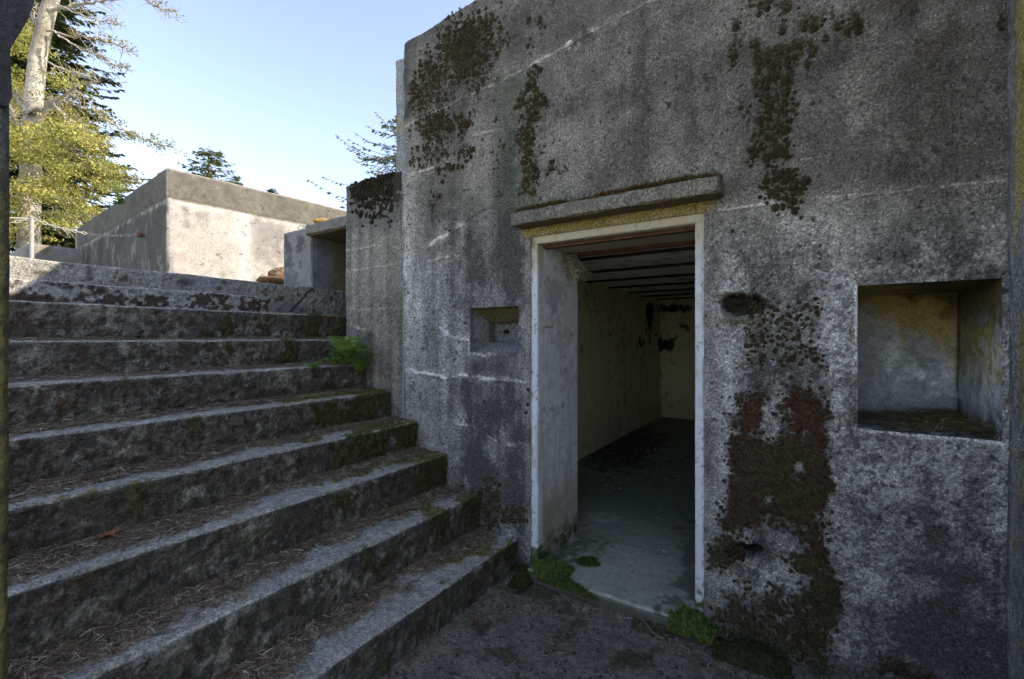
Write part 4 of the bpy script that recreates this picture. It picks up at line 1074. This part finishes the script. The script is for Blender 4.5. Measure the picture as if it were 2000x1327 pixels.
# lichen covered boulders by the block foot
def boulder(name, label, c, r, col, seed):
    mb = MB(); th = np.linspace(0, 2*np.pi, 49); ph = np.linspace(0.001, np.pi-.001, 25)
    T, H = np.meshgrid(th, ph, indexing='ij'); D = np.stack([np.cos(T)*np.sin(H), np.sin(T)*np.sin(H), np.cos(H)], -1)
    D[-1] = D[0]
    k = .75+.5*fbm(D+seed, 1.5, 4, seed); k = k-.12*np.abs(fbm(D+seed, 3, 3, seed+1)-.5)*4
    P = np.array(c)+D*k[..., None]*np.array(r)
    n = fbm(P, 12, 4, seed+3); cc = np.array(col)*(.5+n)[..., None]; cc = mixc(cc, (.22,.19,.15), ss(n, .55, .65)*.6)
    mb.grid(P, cc, flip=True); return tag(mb.build(name, M_rock, merge=True), label, "boulder")
boulder("boulder", "flat ochre lichen covered boulder beside the small shelter pier", at(534, 550, 5.55), (.16, .20, .06), (.17,.095,.035), 5)
boulder("boulder", "rounder ochre boulder lying just behind the flat one against the shelter pier", at(550, 542, 5.85), (.13, .17, .13), (.14,.08,.035), 9)
boulder("boulder", "small yellowish stone lying on top of the shelter roof slab", at(634, 436, 5.0)+np.array([0, 0, 0]), (.075, .14, .05), (.28,.19,.05), 14)

# ------------------------------------------------------------------ return wall at right, pillar at left
def ret_col(P, N, e):
    c = conc_col((.20,.195,.175), 51, .55, .5, .7)(P, N, e)
    z = P[..., 2]; y = P[..., 1]
    yel = ss(2.41-y+(fbm(P, 10, 3, 7)-.5)*.05, 0, .04)*ss(fbm(P, (14, 14, 3), 4, 8)+.2*ss(z, .1, .7), .48, .62); c = mixc(c, (.26,.20,.05), yel*.8*ss(z, -1.2, .6))
    sp = ss(fbm(P, 26, 3, 9), .66, .70); c = mixc(c, (.20,.15,.03), sp*.7)
    c = mixc(c, (.03,.032,.028), .6*ss(y, 2.43, 2.46)*ss(fbm(P, 9, 3, 17), .35, .5))
    h = ss(.10-np.hypot(y-2.285, (z+.39)), 0, .012)*(z > -.42)
    return mixc(c, (.03,.03,.02), h*.6)
def ret_disp(P, N, e):
    d = (fbm(P, 4, 4, 5)-.5)*.018+(fbm(P, 40, 3, 6)-.5)*.006-e*ss(fbm(P, 6, 3, 3), .3, .7)*.03
    r = np.hypot(P[..., 1]-2.285, P[..., 2]+.39)
    return d - .13*ss(.095-r, 0, .015)*ss(P[..., 2], -.41, -.395)*ss(-N[..., 0], .5, .9)
mb = MB(); rbox(mb, [.632, .65, .68, .8, 1.0, 1.3], np.concatenate([[.9, 1.3], lin(1.7, 2.50, .008)]), lin(-1.62, 2.6, .010), .02, ret_disp, ret_col)
tag(mb.build("return_wall", M_conc, merge=True), "concrete wall with yellow lichen and a round socket at the extreme right edge", "wall")

pillar = empty("pillar", (-1.48, 0, -1.5), "yellow green mossy pillar at the extreme left edge in front of the stairs", "pillar")
def pil_col(P, N, e):
    n = fbm(P, (12, 12, 3), 4, 61); f = fbm(P, 40, 3, 62)
    c = np.array([.12,.105,.032])*(.4+1.0*n)[..., None]; c = mixc(c, (.045,.048,.04), ss(f, .55, .65)*.7)
    c = mixc(c, (.08,.085,.09), .75*ss(P[..., 2]+(n-.5)*.5, .25, .5)); 
    jn = np.exp(-((P[..., 2]-.10)/.006)**2)+np.exp(-((P[..., 2]+.42)/.006)**2); return mixc(c, (.02,.02,.015), jn*.8)
mb = MB(); rbox(mb, lin(-1.57, -1.40, .02), lin(-.35, .213, .012), lin(-1.6, .55, .012), .012, lambda P, N, e: (fbm(P, (10, 10, 4), 4, 5)-.5)*.010-e*fbm(P, 20, 2, 3)*.008, pil_col)
mb.build("shaft", M_rock, pillar, merge=True)
prof = [(.2, .478), (.207, .482), (.213, .50), (.211, .600), (.217, .625), (.228, .652), (.237, .678), (.2435, .71), (.249, .76), (.255, .85), (.26, 1.0), (.262, 1.2), (.262, 1.5), (-.3, 1.5), (-.3, .478)]
mb = MB(); pr = np.array(prof)
seg = np.concatenate([np.linspace(pr[i], pr[i+1], 8, endpoint=False) for i in range(len(pr))if i+1 < len(pr)]+[[pr[-1], pr[0]]])
xx = np.linspace(-1.60, -1.385, 22)
P = np.zeros((len(xx), len(seg), 3)); P[..., 0] = xx[:, None]; P[..., 1] = seg[None, :, 0]; P[..., 2] = seg[None, :, 1]
cc = np.array([.035,.034,.035])*(.4+1.2*fbm(P, (10, 10, 3), 4, 63))[..., None]; cc = mixc(cc, (.10,.095,.09), ss(fbm(P, (25, 25, 5), 3, 64), .6, .66)*.5)
P[..., 1] += (fbm(P, 12, 3, 65)-.5)*.006
mb.grid(P, cc)
for k in (0, -1): 
    b = mb.verts(np.concatenate([P[k], [[xx[k], 0, 1.0]]]), (.035,.034,.035)); m_ = len(seg)
    mb.F3.append(np.array([(i, (i+1) % m_, m_) for i in range(m_)])+b)
mb.build("bracket", M_rock, pillar)

# ------------------------------------------------------------------ small things: roots, twigs, leaves, ferns
def squig(A, B, wob, n, rg):
    t = np.linspace(0, 1, n)[:, None]; P = A*(1-t)+B*t
    w = np.cumsum(rg.normal(0, 1, (n, 3)), 0); w -= w[0]*(1-t)+w[-1]*t
    return P+w*wob
rg = np.random.default_rng(91)
mb = MB(); c0 = np.array([-1.405, 2.86, .565])
for i in range(60):
    A = c0+rg.normal(0, .02, 3); th = rg.uniform(-.9, 1.0); l = rg.uniform(.08, .21)
    B = A+np.array([rg.normal(.38, .40)*l, rg.normal(-.1, .5)*l, -l*rg.uniform(.5, 1.0)])
    mb.tube(squig(A, B, .013, 12, rg), np.linspace(.0032, .0014, 12), np.array([.55,.48,.36])*(.5+.8*rg.random()), 4)
for i in range(10):
    A = c0+rg.normal(0, .03, 3)+[0, 0, -.02]; B = A+rg.normal(0, .05, 3); mb.tube(squig(A, B, .01, 8, rg), .002, (.22,.19,.14), 4)
tag(mb.build("root_tuft", M_litter, smooth=True), "straw coloured tuft of dry roots hanging from the top left corner of the doorway", "roots")

def twig(label, pts, r, col=(.15,.12,.09), forks=0, seed=0, name="twig", group=None):
    rg = np.random.default_rng(seed); mb = MB(); pts = np.asarray(pts, float)
    m = max(8, len(pts)*4); t = np.linspace(0, len(pts)-1, m); Q = np.stack([np.interp(t, np.arange(len(pts)), pts[:, k]) for k in range(3)], 1)
    Q[1:-1] += rg.normal(0, .003, Q[1:-1].shape); mb.tube(Q, np.linspace(r, r*.4, m), col, 5)
    for f in range(forks):
        i = rg.integers(2, m-2); D = Q[i+1]-Q[i]; D /= np.linalg.norm(D); D = D+rg.normal(0, .6, 3); D[2] = abs(D[2])*.3
        E = Q[i]+D*rg.uniform(.02, .07); mb.tube(squig(Q[i], E, .003, 6, rg), np.linspace(r*.5, r*.25, 6), col, 4)
    return tag(mb.build(name, M_litter), label, "twig", group)
def gp(px, py, z=GZ+.02): # photo pixel on the ground plane
    d = -z*F/(py-CY); return at(px, py, d)
twig("long curved pale twig on the earth below the right moss mound", [gp(1250,1205), gp(1275,1235), gp(1310,1262), gp(1345,1285)], .004, (.20,.17,.13), 2, 1)
twig("short curved twig on the earth in front of the door sill", [gp(1215,1240), gp(1240,1255), gp(1258,1283)], .003, (.2,.17,.13), 0, 2)
twig("thin dark stick lying in the lower right corner of the earth", [gp(1345,1285), gp(1370,1318), gp(1390,1345)], .004, (.13,.11,.08), 1, 3)
twig("pale forked stick standing out at the foot of the lowest step near the picture bottom", [gp(768,1330), gp(775,1310), gp(782,1290)], .004, (.24,.18,.12), 1, 4)
twig("small dark stick on the earth right of the lowest step", [gp(960,1165), gp(985,1150), gp(1000,1148)], .003, (.06,.05,.04), 0, 5)
for i, (lab, cx, cy) in enumerate([("tangle of dead pale twigs where the lowest step meets the door sill", 1012, 1122)]):
    mb = MB(); c = gp(cx, cy)+[0, 0, .015]; rg = np.random.default_rng(17)
    for k in range(26):
        A = c+rg.normal(0, 1, 3)*[.035, .03, .012]; a = rg.uniform(0, 6.28); l = rg.uniform(.05, .14)
        B = A+np.array([math.cos(a)*l, math.sin(a)*l, rg.normal(0, .015)]); mb.tube(squig(A, B, .006, 9, rg), np.linspace(.0028, .0014, 9), np.array([.22,.19,.15])*(.5+.7*rg.random()), 4)
    mb.tube(squig(gp(975, 1143), gp(1040, 1125)+[0, 0, .02], .003, 10, rg), np.linspace(.004, .002, 10), (.24,.21,.17), 5)
    tag(mb.build("twig_tangle", M_litter), lab, "twigs")
def tp_(px, py, idx, dz=.012):
    z = STEPS[idx][1]+dz; d = -z*F/(py-CY); return at(px, py, d)
twig("pale straw sticking up against the riser near the left pillar", [tp_(24, 915, 3), tp_(45, 898, 3, .03), tp_(66, 880, 3, .06)], .002, (.25,.2,.14), 0, 6)
twig("pale dead twig lying on the tread edge beside the left pillar", [tp_(18, 972, 3), tp_(35, 967, 3, .02), tp_(52, 962, 3, .02)], .003, (.30,.28,.25), 1, 7)
twig("thin pale straw crossing the tread in the middle of the lower stairs", [tp_(338, 1200, 1), tp_(352, 1212, 1), tp_(362, 1222, 1)], .0018, (.24,.2,.15), 0, 8)
twig("long thin straw lying along the tread left of centre", [tp_(60, 1108, 2), tp_(90, 1106, 2, .02), tp_(150, 1118, 2)], .0022, (.25,.2,.14), 1, 9)
twig("bent straw on the third tread from the ground near the wall", [tp_(758, 885, 3), tp_(762, 893, 3), tp_(772, 898, 3)], .0018, (.28,.24,.17), 0, 10)

def leafobj(label, c, size, col, seed, name="fallen_leaf"):
    rg = np.random.default_rng(seed)
    n = 5; out = []
    for k in range(n):
        a = -math.pi*.75+k*(math.pi*1.5/(n-1)); L = size*(1.0 if k == 2 else .85 if k in (1, 3) else .55)
        a0 = a-.32; a1 = a+.32
        out += [(math.cos(a0)*L*.45, math.sin(a0)*L*.45), (math.cos(a-.14)*L*.8, math.sin(a-.14)*L*.8), (math.cos(a)*L, math.sin(a)*L), (math.cos(a+.14)*L*.8, math.sin(a+.14)*L*.8)]
    out = np.array(out); m = len(out); ang = rg.uniform(0, 6.28); R = np.array([[math.cos(ang), -math.sin(ang)], [math.sin(ang), math.cos(ang)]])
    q = out@R.T; r2 = (q**2).sum(1)
    z = .02*np.sin(q[:, 0]*60+seed)+.25*r2/size
    V = np.concatenate([[[0, 0, .004]], np.column_stack([q, np.abs(z)+.004])])+np.array(c)
    mb = MB(); b = mb.verts(V, np.concatenate([[np.array(col)*1.5], np.array(col)*(.6+.7*rg.random((m, 1)))])); mb.F3.append(np.array([(0, i+1, i+2 if i+2 <= m else 1) for i in range(m)])+b)
    d = R@np.array([-1, 0]); mb.tube([np.array(c)+[0, 0, .005], np.array(c)+[d[0]*size*.5, d[1]*size*.5, .012], np.array(c)+[d[0]*size, d[1]*size, .006]], [.0015, .001, .001], (.2,.14,.06), 4)
    return tag(mb.build(name, M_litter), label, "leaf")
leafobj("orange brown lobed leaf lying on the tread of the lower left stairs", tp_(205, 1052, 2, .008), .055, (.20,.075,.035), 3)
leafobj("small dark red leaf on the earth near the lowest step", gp(930, 1217, GZ+.03), .028, (.14,.055,.04), 5)
leafobj("brown leaf on the earth at the picture bottom by the lowest step", gp(800, 1300, GZ+.03), .026, (.12,.06,.04), 6)

def fern(label, base, nf, L, seed, lean=(0, 0, 0)):
    rg = np.random.default_rng(seed)
    e = empty("fern", tuple(base), label, "fern")
    for k in range(nf):
        a = k*2.4+rg.uniform(-.3, .3); l = L*rg.uniform(.65, 1.1); n = 26
        t = np.linspace(0, 1, n)
        d = np.array([math.cos(a), math.sin(a), 0])+np.array(lean); 
        up = rg.uniform(.7, 1.3)
        P = np.array(base)+l*(d*(t**1.2)[:, None]*.9+np.array([0, 0, 1])*(up*np.sin(t*2.1)*.75-.35*t**3)[:, None])
        mb = MB(); mb.tube(P, np.linspace(.0022, .0008, n), (.08,.12,.03), 4)
        T = np.gradient(P, axis=0); T /= np.linalg.norm(T, axis=1)[:, None]; S = np.cross(T, [0, 0, 1]); S /= np.linalg.norm(S, axis=1)[:, None]+1e-9
        wl = l*.30*np.sin(np.clip(t*1.12+.08, 0, 1)*np.pi)**.8*(1-.25*t)
        for s in (-1, 1):
            # toothed pinnae: two overlapping small blades per leaflet
            for frac, wd in ((1.0, .22), (.62, .36)):
                A = P[2:]; D = S[2:]*s+T[2:]*.35+rg.normal(0, .05, (n-2, 3)); D[:, 2] -= .15; ln = (wl[2:]*frac)[:, None]
                W = T[2:]*ln*wd*.5
                col = np.array([.21,.33,.075])*(.65+.6*rg.random((n-2, 1)))
                mb.quads(np.stack([A-W*.5, A+D*ln*.5-W, A+D*ln, A+D*ln*.5+W], 1), col)
        mb.build("frond", M_fern, e)
    return e
fb = lambda px, py, X: on_x(px, py, X)
fern("large bright green fern on the stair end against the lower wall", on_x(680, 714, -3.09), 14, .30, 41, (.20, -.25, 0))
fern("mid sized fern below the large one beside the wall", on_x(703, 728, -3.04), 11, .20, 42, (.3, -.15, -.2))
fern("small fern sprouting from the riser left of the others", on_x(612, 722, -3.07), 7, .14, 43, (.6, 0, -.5))
fern("low spreading fern on the step edge left of the large one", on_x(655, 716, -3.10), 8, .16, 46, (.4, -.3, -.25))
fern("tiny fern seedling between the two larger ferns at the wall", on_x(716, 712, -3.02), 5, .08, 44, (.2, -.2, 0))

# ------------------------------------------------------------------ trees
def branch_path(A, B, droop, n, rg, wob=.03):
    t = np.linspace(0, 1, n)[:, None]; A = np.asarray(A, float); B = np.asarray(B, float); L = np.linalg.norm(B-A)
    P = A*(1-t)+B*t+np.array([0, 0, 1])*droop*L*np.sin(t*np.pi)
    w = np.cumsum(rg.normal(0, 1, (n, 3)), 0); w -= w[0]*(1-t)+w[-1]*t
    return P+w*wob*L/n

def conifer(label, base, H, R, seed, col, tiers=30, per=7, d0=.15, group=None, leaf=.16, trunk_r=.2, bark=(.10,.075,.055), nl=16, pw=.75):
    rg = np.random.default_rng(seed); e = empty("conifer_tree", tuple(base), label, "tree", group)
    base = np.asarray(base, float)
    mb = MB(); tz = np.linspace(0, 1, 14)
    mb.tube(base+np.stack([.01*H*np.sin(tz*5), 0*tz, tz*H], 1), trunk_r*(1-tz)**.8+.01, bark, 10)
    br = MB(); lf = MB()
    for k in range(tiers):
        f = d0+(1-d0)*(k+rg.uniform(-.3, .3))/tiers; f = min(max(f, d0), .985)
        for j in range(per):
            a = rg.uniform(0, 6.28); L = R*(1-f)**pw*rg.uniform(.55, 1.15)+.02*R
            A = base+[0, 0, f*H]; drop = -.18+.35*f
            B = A+np.array([math.cos(a)*L, math.sin(a)*L, L*drop-.1*L])
            P = branch_path(A, B, -.04, 9, rg, .05); P[-3:, 2] += np.array([.01, .03, .07])*L
            br.tube(P, np.linspace(.014, .003, 9)*min(1.6, H/8), np.array(bark)*.8, 4)
            n = int(nl*(.4+L/R*2.2)); t = rg.random(n)**.6
            Q = np.stack([np.interp(t, np.linspace(0, 1, 9), P[:, c]) for c in range(3)], 1)
            d = np.array([math.cos(a), math.sin(a), 0]); s = np.array([-math.sin(a), math.cos(a), 0])
            sg = rg.choice([-1, 1], n)[:, None]; spray = leaf*(1.25-t)[:, None]*rg.uniform(.5, 1.5, (n, 1))*2.0
            D = d*.75+s*sg*rg.uniform(.3, 1.1, (n, 1))+np.array([0, 0, -1])*rg.uniform(0, .55, (n, 1)); D /= np.linalg.norm(D, axis=1)[:, None]
            W = np.cross(D, [0, 0, 1]); W /= np.linalg.norm(W, axis=1)[:, None]+1e-9; W = W*.8+np.array([0, 0, 1])*rg.normal(0, .5, (n, 1))
            wd = leaf*.34
            c = np.asarray(col)*(.5+.9*rg.random((n, 1)))
            # feather: centre blade plus side twiglets
            lf.quads(np.stack([Q, Q+D*spray*.5+W*wd*.6, Q+D*spray, Q+D*spray*.5-W*wd*.6], 1), c)
            for q_ in (.3, .55, .8):
                for s2 in (-1, 1):
                    O = Q+D*spray*q_; E = D*.6+W*s2; E = E/np.linalg.norm(E, axis=1)[:, None]; l2 = spray*.38*(1.1-q_)
                    lf.quads(np.stack([O, O+E*l2*.5+D*wd*.3, O+E*l2, O+E*l2*.5-D*wd*.3], 1), c*(.8+.4*rg.random((n, 1))))
    mb.V += br.V; mb.Cc += br.Cc; mb.F4 += [q+mb.n for q in br.F4]; mb.n += br.n
    mb.build("trunk", M_bark, e); lf.build("crown", M_needle, e, smooth=False)
    return e
sp = at(60, 660, 17.0); sp[2] = .4
conifer("tall dark spruce with drooping boughs behind the pale trunked tree", sp, 17.5, 4.6, 81, (.060,.075,.022), tiers=60, per=10, leaf=.26, trunk_r=.26, nl=34, d0=.13)
s2 = at(408, 660, 26.0); s2[2] = .3
conifer("small dark conifer top showing above the big block's roof line", s2, 10.75, 2.9, 82, (.16,.19,.06), pw=.42, tiers=22, per=7, leaf=.22, trunk_r=.10, nl=15, d0=.5)
s2 = at(455, 660, 30.0); s2[2] = .3
conifer("low conifer tip just right of the larger one above the block", s2, 10.55, 2.2, 85, (.16,.19,.06), pw=.45, tiers=24, per=8, leaf=.22, trunk_r=.08, nl=16, d0=.5)
s2 = at(533, 660, 34.0); s2[2] = .3
conifer("tiny conifer tip peeking over the middle of the block's edge", s2, 11.1, 2.2, 86, (.09,.12,.03), tiers=22, per=8, leaf=.22, trunk_r=.07, nl=16, d0=.5)
s2 = at(800, 660, 9.5); s2[2] = .0
conifer("sparse young conifer with grey green twigs showing over the lower wall", s2, 4.75, 4.1, 83, (.20,.22,.14), tiers=17, per=7, leaf=.085, trunk_r=.05, nl=34, d0=.5)

def leafcloud(lf, cen, rad, n, size, col, rg, flat=.6):
    u = rg.normal(size=(n, 3)); u /= np.linalg.norm(u, axis=1)[:, None]; u *= (rg.random((n, 1))**.45)
    Q = cen+u*rad
    D = rg.normal(size=(n, 3)); D /= np.linalg.norm(D, axis=1)[:, None]
    S = np.cross(D, rg.normal(size=(n, 3))); S /= np.linalg.norm(S, axis=1)[:, None]
    l = size*(.6+.8*rg.random((n, 1)))
    lf.quads(np.stack([Q, Q+D*l*.5+S*l*.33, Q+D*l, Q+D*l*.5-S*l*.33], 1), np.asarray(col)*(.55+.8*rg.random((n, 1)))*np.array([1, 1, 1])+np.array([.05,.02,0])*rg.random((n, 1)))

rg = np.random.default_rng(33)
D0 = 13.0
alder = empty("pale_trunk_tree", tuple(at(55, 660, D0)*[1, 1, 0]+[0, 0, .4]), "tree with pale sunlit trunk, bare crooked branches and yellow green leaves at left", "tree")
mb = MB()
tr = [(50,640,-.3),(56,480,-.1),(60,330,0),(66,200,.1),(74,110,.1),(92,30,0),(112,-40,-.1),(130,-120,-.2)]
Pt = np.array([at(x, y, D0+dd) for x, y, dd in tr]); tt = np.linspace(0, len(tr)-1, 40)
Pt = np.stack([np.interp(tt, np.arange(len(tr)), Pt[:, k]) for k in range(3)], 1)
tcol = np.array([.36,.31,.235])*(.7+.6*ss(fbm(Pt, (6, 6, 2), 3, 6), .4, .6)[:, None])*(.75+.4*fbm(Pt, 2, 3, 5)[:, None])
mb.tube(Pt, np.interp(tt, [0, 3, 7], [.27, .21, .15]), tcol, 14)
mb.build("trunk", M_bark, alder)
BR = [  # px polyline, depth offset, start radius, bare?
 ([(90,60),(130,70),(165,72),(200,78),(245,92),(255,108)], 0, .035, 1), ([(105,62),(150,92),(190,108),(225,128),(255,130)], .5, .03, 1),
 ([(95,20),(140,12),(200,2),(260,-2)], .2, .06, 1), ([(262,-25),(290,5),(315,18),(345,24)], .2, .035, 1), ([(110,5),(155,30),(200,42),(235,50)], -.5, .02, 1),
 ([(70,235),(110,195),(140,205),(180,215),(215,240),(255,262),(300,280),(345,292)], .3, .05, .6), ([(66,250),(115,192),(150,170),(190,160)], -.3, .045, 1),
 ([(62,225),(40,205),(22,175)], .1, .10, 1), ([(62,240),(35,245),(22,215),(15,190)], -.4, .09, 1), ([(100,200),(130,230),(175,260),(210,290)], -.6, .03, .3),
 ([(60,215),(85,215),(105,195),(118,192)], .0, .08, 1), ([(60,190),(90,180),(130,225),(170,262),(200,285)], .7, .025, .4),
 ([(60,420),(105,415),(140,425),(165,425)], .2, .03, 1), ([(58,350),(100,380),(150,400),(180,430)], -.4, .035, .2), ([(75,110),(110,130),(150,145),(185,150)], -.2, .022, 1),
 ([(75,410),(110,440),(150,452)], .5, .02, 1), ([(80,60),(60,30),(55,-20)], .3, .05, 1), ([(60,300),(110,310),(170,330),(225,345),(255,350)], .3, .04, 0),
 ([(62,270),(100,265),(150,300),(200,320)], -.7, .035, .1), ([(62,330),(90,350),(120,370),(190,385)], .9, .03, 0)]
mb = MB(); tips = []
for pl, dd, r0, bare in BR:
    Q = np.array([at(x, y, D0-.2+dd*(k+1)/len(pl)*1.8) for k, (x, y) in enumerate(pl)])
    m = len(pl)*6; t = np.linspace(0, len(pl)-1, m); Q = np.stack([np.interp(t, np.arange(len(pl)), Q[:, k]) for k in range(3)], 1)
    Q[1:-1] += rg.normal(0, .02, Q[1:-1].shape)
    mb.tube(Q, np.linspace(r0, .012, m), (.36,.32,.26), 6)
    for s in range(int(12+m*.5)):
        i = rg.integers(m//4, m-1); d = Q[i+1]-Q[i]; d /= np.linalg.norm(d)+1e-9
        d = d+rg.normal(0, .55, 3); d /= np.linalg.norm(d); L = rg.uniform(.2, .8)*(1.2-i/m)
        E = Q[i]+d*L+[0, 0, -.1*L]; tw = branch_path(Q[i], E, .05, 6, rg, .3); mb.tube(tw, np.linspace(.010, .004, 6), (.40,.36,.29), 4)
        for s2 in range(3):
            j = rg.integers(2, 6); e2 = tw[j]+rg.normal(0, .13, 3); mb.tube(np.stack([tw[j], (tw[j]+e2)/2+rg.normal(0, .01, 3), e2]), [.005, .004, .003], (.38,.34,.28), 3)
            tips.append((e2, bare, tw[-1]))
mb.build("branches", M_bark, alder)
lf = MB()
for e2, bare, e1 in tips:
    if rg.random() > bare*.93+.02: leafcloud(lf, e2, np.array([.22, .22, .10]), 22, .06, (.24,.23,.055), rg)
# leafy boughs: flattened sprays along drooping lines
def inside(x, y):
    lim = np.interp(y, [40, 130, 170, 230, 270, 300, 340, 380, 420, 470, 490], [75, 105, 150, 165, 190, 215, 240, 215, 170, 120, 60])
    return x < lim
cnt = 0
while cnt < 720:
    x = rg.uniform(-120, 265); y = rg.uniform(40, 478)
    if not inside(x, y): continue
    if y < 230 and rg.random() < .30: continue
    if 20 < x < 160 and y > 395 and rg.random() < (.97 if x < 62 else .75): continue
    gap = vn(np.array([x/45., y/26., 3.3]), 1, 5)
    if gap < .43: continue
    front_ = not (x < 135 and 160 < y < 250) and not (x < 110 and y < 160)
    c = at(x, y, D0+rg.uniform(-2.4 if front_ else .5, 1.6)); a = rg.uniform(0, 6.28)
    yel = rg.random(); col = np.array([.42,.38,.10])*yel+np.array([.18,.21,.055])*(1-yel)
    leafcloud(lf, c, np.array([.42, .42, .11]), 95, .060, col, rg)
    cnt += 1
lf.build("crown", M_leaf, alder, smooth=False)

def bush(label, c, r, n, col, seed, name="bush"):
    rg = np.random.default_rng(seed); e = empty(name, tuple(np.asarray(c)*[1, 1, 0]+[0, 0, .45]), label, "bush"); lf = MB(); st = MB()
    c = np.asarray(c)
    for k in range(n):
        u = rg.normal(size=3); u /= np.linalg.norm(u); q = c+u*r*rg.random()**.4
        leafcloud(lf, q, np.array([.3, .3, .15]), 45, .08, col, rg)
        if k % 6 == 0: st.tube(branch_path(np.array([c[0], c[1], .45]), q, .05, 6, rg, .1), np.linspace(.03, .008, 6), (.12,.09,.07), 4)
    lf.build("foliage", M_leaf, e, smooth=False); st.build("stems", M_bark, e)
    return e
bush("dense green bush behind the low parapet at far left", at(10, 450, 17), np.array([1.5, 1.5, .9]), 90, (.12,.17,.035), 61)
bush("low scrub in the gap behind the chain left of the big block", at(130, 462, 19), np.array([1.7, 1.7, .28]), 28, (.14,.13,.05), 62)

print("objects", len(bpy.data.objects), "verts", sum(len(m.vertices) for m in bpy.data.meshes))
